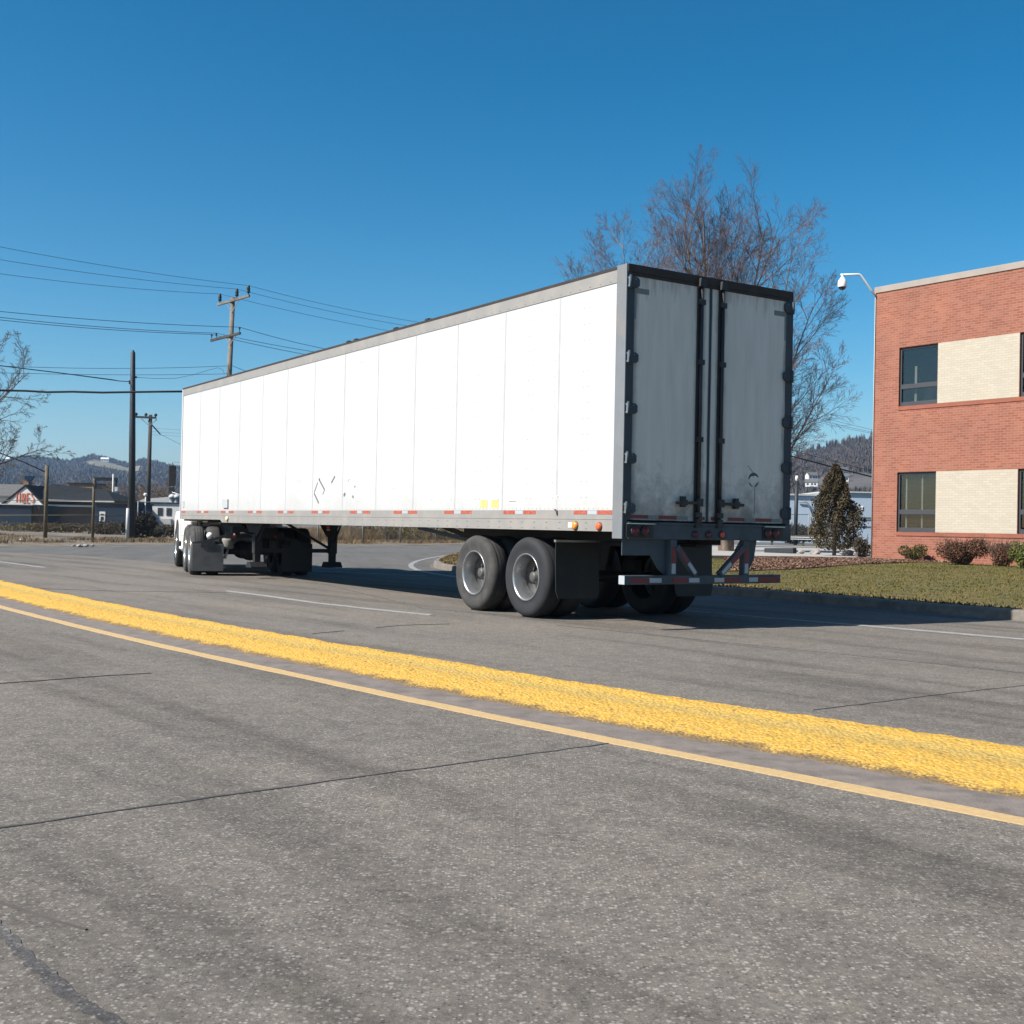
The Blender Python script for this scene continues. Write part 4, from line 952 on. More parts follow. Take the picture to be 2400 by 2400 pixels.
mb = MB(); mb.box((.01, .36, ZT-.35), (WL-.36, DEP, ZT-.3)); mb.build('roof', M['roof_dark'], bd)
for a_, b_, c_, d_ in pan:
    q = MB(); q.box((a_, -.004, c_+.004), (b_, .04, d_-.004)); q.build('brick_panel', M['cream'], bd)
for a_, b_ in bands:
    q = MB(); q.box((t0, -.022, a_-.115), (WL-1, .05, a_-.002)); q.build('sill_course', M['brick_soldier'], bd)
fr0 = None
for i, (a_, b_, c_, d_) in enumerate(holes):
    f_ = MB(); y0, y1 = rev-.045, rev+.03; w_ = .055; zt = c_ + (d_-c_)*.335
    f_.box((a_+.002, y0, c_+.002), (a_+w_, y1, d_-.002)); f_.box((b_-w_, y0, c_+.002), (b_-.002, y1, d_-.002)); f_.box((a_+w_, y0, d_-w_-.02), (b_-w_, y1, d_-.002)); f_.box((a_+w_, y0, c_+.002), (b_-w_, y1, c_+.13)); f_.box((a_+w_, y0-.004, zt-.07), (b_-w_, y1, zt+.07))
    f_ = f_.build('window', M['win_frame'], bd, .004)
    for z0_, z1_ in ((c_+.13, zt-.07), (zt+.07, d_-w_-.02)):
        q = MB(); q.box((a_+w_, rev-.006, z0_), (b_-w_, rev+.002, z1_)); q.build('pane', M['glass'], f_)
    q = MB()
    q.add([(a_, rev+.9, c_), (b_, rev+.9, c_), (b_, rev+.9, d_), (a_, rev+.9, d_), (a_, rev+.031, c_), (b_, rev+.031, c_), (b_, rev+.031, d_), (a_, rev+.031, d_)], [(0, 1, 2, 3), (0, 4, 5, 1), (1, 5, 6, 2), (2, 6, 7, 3), (3, 7, 4, 0)])
    q.build('room', M['inside'], f_, fix=False)
    lower = abs(c_-zl0) < .01
    if lower:
        q = MB(); z = c_+.14
        while z < d_-.1: q.box((a_+.16, rev+.10, z), (b_-.07, rev+.105, z+.026)); z += .042
        q.build('blind', M['blind'], f_)
        q = MB()
        for x in (a_+.2, (a_+b_)/2+.08, b_-.09): q.box((x-.026, rev+.085, c_+.13), (x+.026, rev+.099, d_-.09))
        q.build('blind_tape', M['curtain'], f_)
    else:
        q = MB(); q.box((a_+.40, rev+.12, c_+.1), (a_+.48, rev+.14, c_+(d_-c_)*.68)); q.build('curtain_edge', M['curtain'], f_)
# surveillance camera on its bracket (hangs from the building corner)
p0, p1, p2, p3 = at(2042, 680, 36.9), at(2016, 644, 36.8), at(2012, 643, 36.8), at(1971, 644, 36.6)
cb = thing('security_camera', 'white dome security camera hanging from a bent pipe on the roof corner', 'security camera', p0)
mb = MB(); mb.tube([Vector((.12, .05, -.14)), (0, 0, 0), p1-p0, p2-p0, p3-p0], .033, 10); mb.build('bracket_arm', M['cam_white'], cb)
dc = at(1974.5, 650, 36.6)-p0
mb = MB(); mb.lathe([(.1, .03), (.02, .04), (0, .05), (-.05, .085), (-.1, .12), (-.17, .136), (-.27, .138), (-.3, .13)], dc, 'z', 28); mb.build('camera_housing', M['cam_white'], cb)
mb = MB(); mb.lathe([(-.3, .115), (-.34, .105), (-.38, .07), (-.4, .001)], dc, 'z', 24); mb.build('camera_dome', M['dome'], cb)
mb = MB(); a_ = fac(2042, 690); mb.tube([FB + Vector((-.02, -.03, .4)), FB + Vector((-.02, -.03, ZT))], .012, 6); tag(mb.build('conduit', M['pale_metal']), 'thin pale conduit running up the brick building corner', 'pipe')

# ------------------------------------------------------------------ poles and wires
def catenary(a_, b_, sag, n_=24):
    a_, b_ = Vector(a_), Vector(b_); return [a_.lerp(b_, i/n_) - Vector((0, 0, sag*4*(i/n_)*(1-i/n_))) for i in range(n_+1)]
def wire(name, label, pts, r_=.012, m_='wire', group=None, cat='power line', n_=4):
    mb = MB(); mb.tube(pts, r_, n_); return tag(mb.build(name, M[m_], fix=False), label, cat, group)
# tall double-crossarm pole
pT = at(546, 698, 70); pB = Vector((pT.x-.35, pT.y, -.05))
pole = thing('utility_pole', 'tall weathered utility pole with two crossarms rising behind the trailer roof', 'utility pole', pB, 0, 'utility poles')
lx = pT-pB
mb = MB(); mb.tube([(0, 0, 0), lx*.5, lx], [.2, .17, .13], 12); mb.build('pole_shaft', M['wood_pole'], pole)
arm_dir = (at(590, 694, 69.2)-at(516, 715, 71.2)).normalized()
def arm(c_, half_l, half_r, pins, m_, big, brace):
    """crossarm through local point c_ along arm_dir with insulators at the given offsets."""
    mb = MB(); mb.bar(c_-arm_dir*half_l, c_+arm_dir*half_r, .11, .14); a_ = mb.build('crossarm', M[m_], pole)
    for q in pins:
        b_ = MB(); o_ = c_+arm_dir*q+Vector((0, 0, .07))
        if big: b_.lathe([(0, .03), (.1, .035), (.12, .10), (.2, .11), (.24, .08), (.3, .11), (.38, .10), (.42, .08), (.5, .09), (.55, .05), (.56, .001)], o_, 'z', 12)
        else: b_.lathe([(0, .02), (.16, .02), (.17, .05), (.24, .055), (.3, .03), (.31, .001)], o_, 'z', 10)
        b_.build('insulator', M['insulator'], a_)
    b_ = MB(); b_.bar(c_+arm_dir*brace, Vector((0, 0, 0))+c_-Vector((0, 0, brace*.9)), .03, .04); b_.bar(c_-arm_dir*brace*.8, c_-Vector((0, 0, brace*.9)), .03, .04); b_.build('arm_brace', M['grey_metal'], a_)
def on_pole(py):   # local point on the shaft at image height py
    t_ = (at(546, py, 70).z-pB.z)/lx.z; return lx*t_
cU = on_pole(706)+Vector((0, -.2, 0)); cLo = on_pole(788)+Vector((0, -.2, 0))
half = (at(590, 694, 69.2)-at(516, 715, 71.2)).length/2
arm(cU, half*.92, half*1.08, (-half*.78, half*.30, half*1.02), 'wood_pole', True, .75)
arm(cLo, half*1.25, half*.62, (-half*1.2, -half*.9, half*.58), 'wood_pole_dark', False, .6)
mb = MB(); mb.box(lx*.46+Vector((-.08, -.3, 0)), lx*.46+Vector((.12, -.16, .3))); mb.build('pole_bracket', M['insulator'], pole)
pinU = [pB+cU+arm_dir*q+Vector((0, 0, .6)) for q in (-half*.78, half*.30, half*1.02)]
pinL = [pB+cLo+arm_dir*q+Vector((0, 0, .36)) for q in (-half*1.2, -half*.9, half*.58)]
GRP = 'power lines on the crossarm pole'
left_px = ((648, 'lowest'), (615, 'middle'), (585, 'uppermost'))
right_px = ((748+14, 'lowest'), (735+8, 'middle'), (722+8, 'uppermost'))
for pin, (ly, nm), (ry, _) in zip(pinU, left_px, right_px):
    A_ = at(0, ly, 59); far_l = pin + (A_-pin)*1.9 + Vector((0, 0, 1.2))
    wire('power_line', nm+' of the three thin top wires running left from the crossarm pole', [pin + (far_l-pin)*(i/20) - Vector((0, 0, .9*4*(i/20)*(1-i/20)*.55)) for i in range(21)], .011, group=GRP)
    B_ = at(962, ry, 78)
    wire('power_line', nm+' of the three thin top wires running right from the crossarm pole', catenary(pin, pin+(B_-pin)*2.6+Vector((0, 0, .6)), .9), .011, group=GRP)
for pin, ly, ry, nm in zip(pinL, (754, 750-2, 734), (822, 812, 800), ('lowest', 'middle', 'uppermost')):
    A_ = at(0, ly, 59); far_l = pin + (A_-pin)*1.9 + Vector((0, 0, 1.0))
    wire('power_line', nm+' of the three lower crossarm wires running left past the bare pole top', [pin + (far_l-pin)*(i/20) - Vector((0, 0, .8*4*(i/20)*(1-i/20)*.55)) for i in range(21)], .015, group=GRP)
    B_ = at(740, ry, 74.5)
    wire('power_line', nm+' of the three lower crossarm wires running right to the trailer roof', catenary(pin, pin+(B_-pin)*4+Vector((0, 0, 1.3)), .9), .015, group=GRP)
q = at(544, 857, 70); wire('power_line', 'thin wire below the lower crossarm, running left above the branch cable', catenary(q, at(-200, 847, 60), .25), .012, group=GRP)
wire('power_line', 'thin wire below the lower crossarm, dropping right behind the trailer roof', catenary(q, at(800, 920, 76), .3), .014, group=GRP)
wire('power_line', 'lowest thin wire from the crossarm pole, just above the trailer roof corner', catenary(at(542, 876, 70), at(-200, 866, 60), .15), .012, group=GRP)
wire('power_line', 'looping slack service wire between the plain dark pole and crossarm pole', [at(316, 884, 62), at(360, 887, 63), at(410, 887, 65), at(455, 878, 67), at(490, 867, 68.5), at(510, 862, 69), at(522, 866, 69.5), at(526, 876, 70)], .01, group=GRP)
# plain dark pole
g0 = gp(308, 1268); h0 = at(312, 820, g0.y).z; dx = at(312, 820, g0.y).x-g0.x
dp = thing('plain_pole', 'plain dark pole with pointed top and no crossarm left of the trailer', 'utility pole', g0, 0, 'utility poles')
mb = MB(); mb.tube([(0, 0, -.05), (dx*.5, 0, h0*.5), (dx, 0, h0-.14), (dx, 0, h0)], [.185, .165, .115, .02], 16); mb.build('pole_shaft', M['wood_dark'], dp)
mb = MB(); zz = at(306, 896, g0.y).z; mb.box((dx*.8-.2, -.05, zz-.1), (dx*.8-.12, .05, zz+.1)); zz = at(316, 884, g0.y).z; mb.box((dx*.8+.12, -.05, zz-.05), (dx*.8+.2, .05, zz+.05)); mb.build('clamp', M['insulator'], dp)
wire('overhead_cable', 'thick black sagging cable crossing the dark pole to the trailer corner', [at(-200, 916, 50)] + [at(x, y, 58-.004*(430-x)) for x, y in ((0, 915), (60, 916), (110, 919), (170, 918), (240, 920), (300, 919), (370, 918), (430, 917.5))] + [at(600, 914, 62), at(900, 915, 70)], .05, 'cable', cat='cable', n_=6)
wire('overhead_cable', 'black guy cable with a small splice sloping down to the dark pole', [at(-200, 838, 55), at(0, 857, 57.5), at(140, 874, 59.5), at(262, 890, 61.2), at(280, 893, 61.4), at(304, 894.5, 61.9)], [.024, .024, .024, .03, .02, .02], 'cable', cat='cable', n_=6)
# small far pole
fb = at(345, 1245, 115); fb.z = 0; ft = at(345.5, 972, 115)
sp2 = thing('small_utility_pole', 'smaller far utility pole with one level crossarm and three insulators', 'utility pole', (fb.x, fb.y, -.05), 0, 'utility poles')
mb = MB(); mb.tube([(0, 0, 0), (.05, 0, ft.z+.05)], [.26, .17], 10); mb.build('pole_shaft', M['wood_pole_dark'], sp2)
zc = at(345, 979, 115).z+.05
mb = MB(); a0, a1 = at(318, 976, 114.8)-fb, at(371, 979.5, 115.4)-fb; mb.bar((a0.x, -.25, a0.z), (a1.x, -.25, a1.z), .14, .2); ca = mb.build('crossarm', M['wood_dark'], sp2)
for t_ in (.03, .5, .97):
    mb = MB(); p = a0.lerp(a1, t_); mb.lathe([(0, .04), (.05, .05), (.1, .15), (.25, .16), (.3, .1), (.36, .001)], (p.x, -.25, p.z+.08), 'z', 10); mb.build('insulator', M['insulator'], ca)
mb = MB(); mb.bar((-.75, -.2, zc-.15), (0, -.15, zc-.8), .05, .06); mb.bar((.75, -.2, zc-.15), (0, -.15, zc-.8), .05, .06); mb.build('arm_brace', M['grey_metal'], ca)
wire('guy_wire', 'short thick black guy strut slanting from the small far pole', [at(347, 986, 115), at(376, 1018, 115.5)], .06, 'cable', cat='cable')
wire('guy_wire', 'thin continuation of the guy wire down towards the trailer', [at(376, 1018, 115.5), at(450, 1055, 117)], .014, cat='cable')
for i, (y0, y1, nm) in enumerate(((1003, 1004, 'upper'), (1011, 1012, 'middle'), (1018, 1020, 'lower'))):
    wire('distribution_wire', nm+' of three faint wires right of the small far pole', catenary(at(350, y0, 115), at(620, y1+2, 125), .2), .008, group='faint wires at the small far pole')
# wires at the far right
for i, (y0, y1, nm) in enumerate(((941, 1002, 'upper'), (958, 1003.5, 'middle'), (966, 1005, 'lower'))):
    wire('distant_wire', nm+' of three thin wires sloping down between trailer and brick building', catenary(at(1600, y0-62, 97), at(2200, y1+36, 118), .5), .014, group='thin wires between trailer and building')
wire('overhead_cable', 'thick dark cable sagging past the conifer top to the brick building', catenary(at(1500, 965, 60), at(2300, 1175, 66), .25), .04, 'cable', cat='cable', n_=6)
wire('overhead_cable', 'thinner dark cable just above the thick one by the conifer', catenary(at(1500, 955, 62), at(2300, 1162, 68), .2), .014, 'cable', cat='cable', n_=6)
wire('overhead_cable', 'dark drop cable sloping from upper left to the taller timber post', [at(-150, 1000, 60), at(0, 1062, 62), at(60, 1085, 63), at(105, 1106, 63.8)], .03, 'cable', cat='cable', n_=5)
wire('overhead_cable', 'very thin wire just below the drop cable at the left edge', [at(-100, 1042, 66), at(60, 1102, 68), at(140, 1140, 70)], .01, 'cable', cat='cable')

# ------------------------------------------------------------------ fences
def post(px, top, base, rad, m_, label, z=.1, d=None):
    b_ = gp(px, base, z) if d is None else at(px, base, d); t_ = at(px, top, b_.y)
    p = MB(); p.tube([(0, 0, -.1), (0, 0, (t_.z-b_.z)*.6), (0, 0, t_.z-b_.z)], [rad, rad*.97, rad*.9], 10)
    o = p.build('timber_post' if m_ == 'timber' else 'steel_post', M[m_]); o.location = b_
    return tag(o, label, 'post')
post(106, 1091, 1262, .10, 'timber', 'taller timber post by the verge in front of the tyre shop')
post(217, 1121, 1265, .07, 'timber', 'shorter timber post right of the tyre shop roof, on the verge')
post(298, 1191, 1267, .09, 'pale_metal', 'pale steel post close left of the plain dark pole')
def fence(name, label, pts, h_, post_gap, mesh=True, rails=(1.0,), pm='grey_metal', barbed=False):
    f_ = thing(name, label, 'fence', pts[0]); o_ = Vector(pts[0])
    P = densify([Vector(p) for p in pts], post_gap)
    for p in P:
        mb = MB(); q = p-o_; mb.tube([q+Vector((0, 0, -.1)), q+Vector((0, 0, h_+.05))], .04, 8); mb.build('fence_post', M[pm], f_)
    mb = MB()
    for r_ in rails: mb.tube([p-o_+Vector((0, 0, h_*r_)) for p in P], .022, 6)
    mb.build('fence_rail', M[pm], f_)
    if mesh:
        mb = MB(); L_ = 0
        for a_, b_ in zip(P[:-1], P[1:]):
            d_ = (b_-a_); n_ = max(1, int(d_.length/.16))
            for i in range(n_):
                for s_ in (0, 1):
                    x0 = i/n_; x1 = min(1, x0 + h_/d_.length) if True else 1
                    hh = (x1-x0)*d_.length
                    q0, q1 = a_-o_+d_*x0, a_-o_+d_*x1
                    if s_: mb.tube([q0+Vector((0, 0, .04)), q1+Vector((0, 0, .04+hh*.94))], .0035, 3, cap=False)
                    else: mb.tube([q0+Vector((0, 0, h_-.03)), q1+Vector((0, 0, h_-.03-hh*.94))], .0035, 3, cap=False)
        mb.build('chain_mesh', M[pm], f_, fix=False)
    return f_
z1 = .1
def gz(px, py, z=.1): return gp(px, py, z)
fence('chain_link_fence', 'rusty chain link fence with two rails in front of the tyre shop', [at(-60, 1250, 72)*1 + Vector((0, 0, 0)), at(105, 1250, 72), at(300, 1250, 72)], 2.0, 4.0, True, (1.0, .55), 'timber')
fence('chain_link_fence', 'chain link fence with a dark top rail in front of the white depot', [at(322, 1250, 66), at(440, 1250, 69)], 1.75, 1.9, True, (1.0,))
fence('chain_link_fence', 'grey chain link fence on the far verge seen beneath the trailer', [at(640, 1268, 66), at(850, 1268, 66), at(1100, 1268, 72)], 1.9, 2.45, True, (1.0,))
fence('chain_link_fence', 'grey chain link fence beyond the parking lot by the conifer', [at(1700, 1262, 84), at(1895, 1262, 84)], 1.7, 3, True, (1.0,))

# ------------------------------------------------------------------ houses and sheds behind
def gable_house(o_, x0, x1, y0, y1, eave, ridge, wall_m, roof_m, axis='x', over=.3):
    """walls and a gable roof; ridge along axis."""
    mb = MB(); mb.box((x0, y0, -.1), (x1, y1, eave))
    if axis == 'x': mb.prism([(y0, eave), (y1, eave), ((y0+y1)/2, ridge)], 'x', x0+.001, x1-.001)
    else: mb.prism([(x0, eave), (x1, eave), ((x0+x1)/2, ridge)], 'y', y0+.001, y1-.001)
    w_ = mb.build('wall', M[wall_m], o_)
    mb = MB(); t_ = .12
    if axis == 'x':
        m_ = (y0+y1)/2; k_ = (ridge-eave)/(m_-y0); e_ = eave-over*k_
        for s_, ya in ((1, y0-over), (-1, y1+over)): mb.prism([(ya, e_+.02), (m_, ridge+.02), (m_, ridge+.02+t_), (ya, e_+.02+t_)], 'x', x0-over, x1+over)
    else:
        m_ = (x0+x1)/2; k_ = (ridge-eave)/(m_-x0); e_ = eave-over*k_
        for s_, xa in ((1, x0-over), (-1, x1+over)): mb.prism([(xa, e_+.02), (m_, ridge+.02), (m_, ridge+.02+t_), (xa, e_+.02+t_)], 'y', y0-over, y1+over)
    return w_, mb.build('roof', M[roof_m], o_)
DT = 112
def X(px, d=DT): return at(px, 1213, d).x
def Z(py, px=100, d=DT): return at(px, py, d).z
# tyre shop: a low gable towards us, a long hipped wing to the right
ts = thing('tyre_shop', 'tyre shop with white gable lettered TIRES in orange and dark shingle roof', 'shop', (X(60), DT, 0))
ox = X(60)
def xl(px): return X(px)-ox
gl, gr, ga = xl(8), xl(100), xl(58); ez, az = Z(1184), Z(1142)
mb = MB(); mb.prism([(gl, -.1), (gr, -.1), (gr, ez), (ga, az), (gl, ez)], 'y', 0, 8); w_ = mb.build('gable_wall', M['white_wall'], ts)
mb = MB()
for xa, za in ((gl, ez), (gr, ez)):
    k_ = .45*(1 if xa < ga else -1)
    mb.prism([(xa-k_, za-.30), (ga, az+.01), (ga, az+.22), (xa-k_, za-.10)], 'y', -.08, 9)
mb.build('roof', M['roof_dark'], ts)
mb = MB()      # long wing
mb.box((gr, 1.2, -.1), (xl(222), 9, Z(1186))); wing = mb.build('wing_wall', M['grey_wall'], ts)
mb = MB(); zr_ = Z(1143, 150); ze_ = Z(1172, 150)
hip = [(xl(62), .2, ze_), (xl(266), .2, ze_), (xl(266), 10, ze_), (xl(62), 10, ze_), (xl(70), 5.1, zr_+.5), (xl(205), 5.1, zr_)]
mb.add(hip, [(0, 1, 5, 4), (1, 2, 5), (2, 3, 4, 5), (3, 0, 4), (3, 2, 1, 0)]); mb.build('wing_roof', M['roof_dark'], ts)
mb = MB(); mb.box((xl(102), .05, ze_-.12), (xl(266), .195, ze_+.02)); mb.build('fascia', M['pale_metal'], ts)
mb = MB(); mb.box((xl(104), .45, Z(1186)), (xl(222), 1.19, Z(1182))); mb.build('awning_edge', M['white_wall'], ts)
mb = MB(); mb.box((xl(104), .9, Z(1182)+.01), (xl(264), 1.8, ze_-.13)); mb.build('frieze', M['navy_wall'], ts)
mb = MB(); mb.box((xl(113), 1.1, Z(1207)), (xl(127), 1.195, Z(1193))); mb.build('window', M['dark_void'], ts)
mb = MB(); mb.box((xl(87), -.5, -.1), (xl(104), .0, Z(1184))); pw_ = mb.build('porch', M['white_wall'], ts)
mb = MB(); mb.box((xl(92.5), -.52, Z(1208)), (xl(101), -.5, Z(1195))); mb.build('window', M['dark_void'], pw_)
for x_ in (xl(110),): mb = MB(); mb.box((x_-.08, .3, -.1), (x_+.1, .44, Z(1184))); mb.build('porch_post', M['white_wall'], ts)
# lettering
def letter(ch, x0, z0, w_, h_):
    st = {'T': [((0, 1), (1, 1)), ((.5, 1), (.5, 0))], 'I': [((.5, 1), (.5, 0))], 'R': [((.1, 0), (.1, 1)), ((.1, 1), (.75, 1)), ((.75, 1), (.9, .78)), ((.9, .78), (.75, .52)), ((.75, .52), (.1, .52)), ((.45, .52), (.95, 0))],
          'E': [((.1, 0), (.1, 1)), ((.1, 1), (.95, 1)), ((.1, .52), (.8, .52)), ((.1, 0), (.95, 0))], 'S': [((.95, .88), (.6, 1)), ((.6, 1), (.2, .95)), ((.2, .95), (.12, .72)), ((.12, .72), (.85, .38)), ((.85, .38), (.88, .12)), ((.88, .12), (.5, 0)), ((.5, 0), (.05, .1))]}[ch]
    for k, (a_, b_) in enumerate(st):
        p, q = Vector((x0+a_[0]*w_, -.03-.002*k, z0+a_[1]*h_)), Vector((x0+b_[0]*w_, -.03-.002*k, z0+b_[1]*h_)); e_ = (q-p).normalized()*.03
        lt.bar(p-e_, q+e_, .085, .05, upv=(0, 1, 0))
lt = MB(); cz0, cz1 = Z(1176, 58), Z(1157, 58)
xs_ = [(34, 42), (43.5, 47.5), (50.5, 58), (61.5, 68), (71.5, 79.5)]
for ch, (a_, b_), dz in zip('TIRES', xs_, (.05, .0, -.03, .02, .08)): letter(ch, xl(a_), cz0+dz-.1, xl(b_)-xl(a_), cz1-cz0+.12)
lt.build('lettering', M['orange_paint'], w_)
# roof gadget, grey roofed house, dark shed, depot and the like
mb = MB(); q = at(68, 1132, 116); mb.bar((-.5, 0, .6), (.55, 0, .62), .12, .12); mb.prism([(-.45, .55), (.5, .55), (.12, .1), (-.1, .1)], 'y', -.1, .1); mb.tube([(0, 0, -.6), (0, 0, .3)], .06, 8)
o = tag(mb.build('roof_antenna', M['navy_wall']), 'small dark antenna standing on the tyre shop roof peak', 'antenna'); o.location = q
gh = thing('grey_roof_house', 'grey roofed house with a brick chimney at the left edge', 'house', (X(10, 125), 125, 0))
gable_house(gh, -9, 1.6, 0, 9, Z(1163, 10, 125), Z(1135, 10, 125), 'white_wall', 'roof_grey')
mb = MB(); x_ = X(27, 125)-X(10, 125); mb.box((x_-.3, 3.5, 3), (x_+.35, 4.2, Z(1125, 27, 125))); mb.build('chimney', M['brown_brick'], gh)
dk = thing('dark_shed', 'long dark blue flat shed at the left edge before the tyre shop', 'shed', (X(20, 92), 92, 0))
x1_ = X(73, 92)-X(20, 92)
mb = MB(); mb.box((-11, 0, -.1), (x1_, 5, Z(1183, 20, 92))); mb.build('wall', M['navy_wall'], dk)
mb = MB(); mb.box((-11.2, -.15, Z(1183, 20, 92)), (x1_+.15, 5.2, Z(1181, 20, 92))); mb.box((x1_*.2, .1, Z(1181, 20, 92)), (x1_*.62, .5, Z(1177.5, 20, 92)), 0); mb.build('roof', M['pale_metal'], dk)
mb = MB(); mb.box((x1_+.02, 0.3, -.1), (x1_+.5, 4.5, Z(1183, 20, 92)-.1)); mb.build('door', M['inside'], dk)
nb = thing('blue_workshop', 'low dark blue workshop between the tyre shop and the white depot', 'workshop', (X(262, 108), 108, 0))
xa, xb = X(222, 108)-X(262, 108), X(302, 108)-X(262, 108)
mb = MB(); mb.box((xa, 0, -.1), (xb, 7, Z(1180, 262, 108))); mb.build('wall', M['navy_wall'], nb)
mb = MB(); mb.box((xa-.1, -.2, Z(1180, 262, 108)), (xb+.1, 7.2, Z(1177.5, 262, 108))); mb.build('roof', M['roof_dark'], nb)
mb = MB(); q = X(241, 108)-X(262, 108); mb.box((q-.3, -.06, Z(1222, 241, 108)), (q+.22, -.01, Z(1199, 241, 108))); d_ = mb.build('door', M['white_wall'], nb)
mb = MB(); mb.box((q-.18, -.08, Z(1208, 241, 108)), (q+.1, -.061, Z(1204, 241, 108))); mb.box((q-.18, -.08, Z(1219, 241, 108)), (q+.1, -.061, Z(1211, 241, 108))); mb.build('pane', M['dark_void'], d_)
wd = thing('white_depot', 'long low white flat roofed depot with three dark windows', 'depot', (X(340, 122), 122, 0))
def xw(px): return X(px, 122)-X(340, 122)
zt_ = Z(1179, 340, 122)
mb = MB(); mb.box((xw(258), 0, -.1), (xw(480), 12, zt_)); w_ = mb.build('wall', M['white_wall'], wd)
mb = MB(); mb.box((xw(257), -.15, zt_), (xw(482), 12.2, zt_+.12)); mb.build('roof', M['roof_dark'], wd)
for a_, b_ in ((348, 353), (369.5, 381), (390, 401.5)):
    mb = MB(); mb.box((xw(a_), -.05, Z(1208, 360, 122)), (xw(b_), -.01, Z(1190, 360, 122))); mb.build('window', M['dark_void'], wd)
mb = MB(); mb.box((xw(366), -.6, -.1), (xw(404), -.02, Z(1216, 380, 122))); mb.box((xw(359), -.4, -.1), (xw(365), -.02, Z(1214, 380, 122))); mb.build('lean_to', M['pale_metal'], wd)
for px_, nm in ((403, 'left'), (414, 'right')):
    mb = MB(); mb.lathe([(0, .3), (.5, .3), (.55, .42), (.75, .4), (.95, .15), (.97, .001)], (0, 0, 0), 'z', 12); o = mb.build('roof_vent', M['pale_metal']); o.location = (X(px_, 126), 126, zt_+.12); tag(o, ('first' if px_ < 410 else 'second')+' round roof vent along the white depot roof, counted from the dark pole', 'roof vent', 'roof vents on the depot')
mb = MB(); mb.prism([(-3.2, 0), (3.4, 0), (2.6, .45), (.4, .65), (-2.2, .4)], 'y', 0, 2.5); o = mb.build('roof_skylight', M['pale_metal']); o.location = (X(385, 127), 127, zt_+.12); tag(o, 'low pale skylight hump on the white depot roof', 'skylight')
bh = thing('brown_block', 'far brown brick block with flat roof behind the tyre shop ridge', 'building', (X(190, 150), 150, 0))
mb = MB(); mb.box((X(156, 150)-X(190, 150), 0, -.1), (X(216, 150)-X(190, 150), 8, Z(1133, 190, 150))); mb.build('wall', M['brown_brick'], bh); mb = MB(); mb.box((X(155, 150)-X(190, 150), -.2, Z(1133, 190, 150)), (X(217, 150)-X(190, 150), 8.2, Z(1131.5, 190, 150))); mb.build('roof', M['roof_dark'], bh)
fs = thing('sign_frame', 'empty dark rectangular sign frame on legs among the bare brush', 'sign frame', (X(245, 125), 125, 0))
xa, xb = X(219, 125)-X(245, 125), X(271, 125)-X(245, 125)
mb = MB(); zt_f = Z(1119, 245, 125)
mb.box((xa, 0, zt_f-.35), (xb, .3, zt_f)); mb.box((xb-.18, .02, Z(1146, 245, 125)), (xb, .28, zt_f-.351)); mb.box((xa, .02, Z(1146, 245, 125)), (xa+.15, .28, zt_f-.351)); mb.build('frame', M['roof_dark'], fs)
mb = MB()
for x_ in (xa+.08, xb-.08): mb.tube([(x_, .15, -.1), (x_, .15, Z(1146, 245, 125))], .09, 8)
mb.build('leg', M['wood_pole_dark'], fs)
mb = MB(); q = X(263, 123); z0_ = Z(1150, 263, 123); mb.tube([(0, 0, -z0_), (0, 0, Z(1111, 263, 123)-z0_)], .09, 8); mb.box((.2, -.1, Z(1151, 263, 123)-z0_), (.5, .1, Z(1141, 263, 123)-z0_)); o = mb.build('vent_pipe', M['pale_metal']); o.location = (q, 123, z0_); tag(o, 'thin pale vent pipe standing before the empty sign frame', 'pipe')
mb = MB(); z0_ = 0; mb.tube([(0, 0, 0), (0, 0, Z(1163, 340, 112))], .05, 6); mb.lathe([(0, .1), (.15, .22), (.3, .12), (.31, .001)], (0, 0, Z(1163, 340, 112)), 'z', 10); o = mb.build('yard_lamp', M['white_wall']); o.location = (X(340, 112), 112, 0); tag(o, 'small white yard lamp beside the small far utility pole', 'lamp')

# right background: pale blue works, chimney, guard rail, timber, hillside houses
bw = thing('blue_warehouse', 'pale blue metal warehouse between the conifer and the brick building', 'warehouse', (at(1950, 1251, 98).x, 98, .3))
def xr(px): return at(px, 1251, 98).x-at(1950, 1251, 98).x
def zr2(py, px=1950): return at(px, py, 98).z-.3
mb = MB(); mb.box((xr(1780), 0, -.1), (xr(1925), 14, zr2(1163))); mb.box((xr(1925), -1, -.1), (xr(2240), 14, zr2(1155))); w_ = mb.build('wall', M['blue_wall'], bw)
mb = MB(); mb.box((xr(1779), -.2, zr2(1163)), (xr(1924.5), 14.2, zr2(1159))); mb.box((xr(1924), -1.2, zr2(1155)), (xr(2242), 14.2, zr2(1152))); mb.build('roof', M['pale_metal'], bw)
for z_ in (1212, 1217, 1233): mb = MB(); mb.box((xr(1925), -1.06, zr2(z_)), (xr(2240), -1.005, zr2(z_)+.06)); mb.build('cladding_rail', M['grey_metal'], bw)
mb = MB(); mb.box((xr(1984), -1.1, zr2(1200)), (xr(1998), -1.01, zr2(1183.5))); q = mb.build('window', M['dark_void'], bw)
mb = MB(); mb.box((xr(1984), -1.13, zr2(1191.5)-.05), (xr(1998), -1.101, zr2(1191.5)+.05)); mb.build('frame', M['pale_metal'], q)
mb = MB(); mb.box((xr(2005), -1.05, zr2(1195)), (xr(2013.5), -1.01, zr2(1185.5))); mb.build('notice', M['litter'], bw)
mb = MB(); mb.tube([(xr(1868), -.15, zr2(1177)), (xr(1889), -.15, zr2(1179)), (xr(1892), -.15, zr2(1182)), (xr(1904), -.15, zr2(1210))], .06, 6); mb.build('duct', M['grey_metal'], bw)
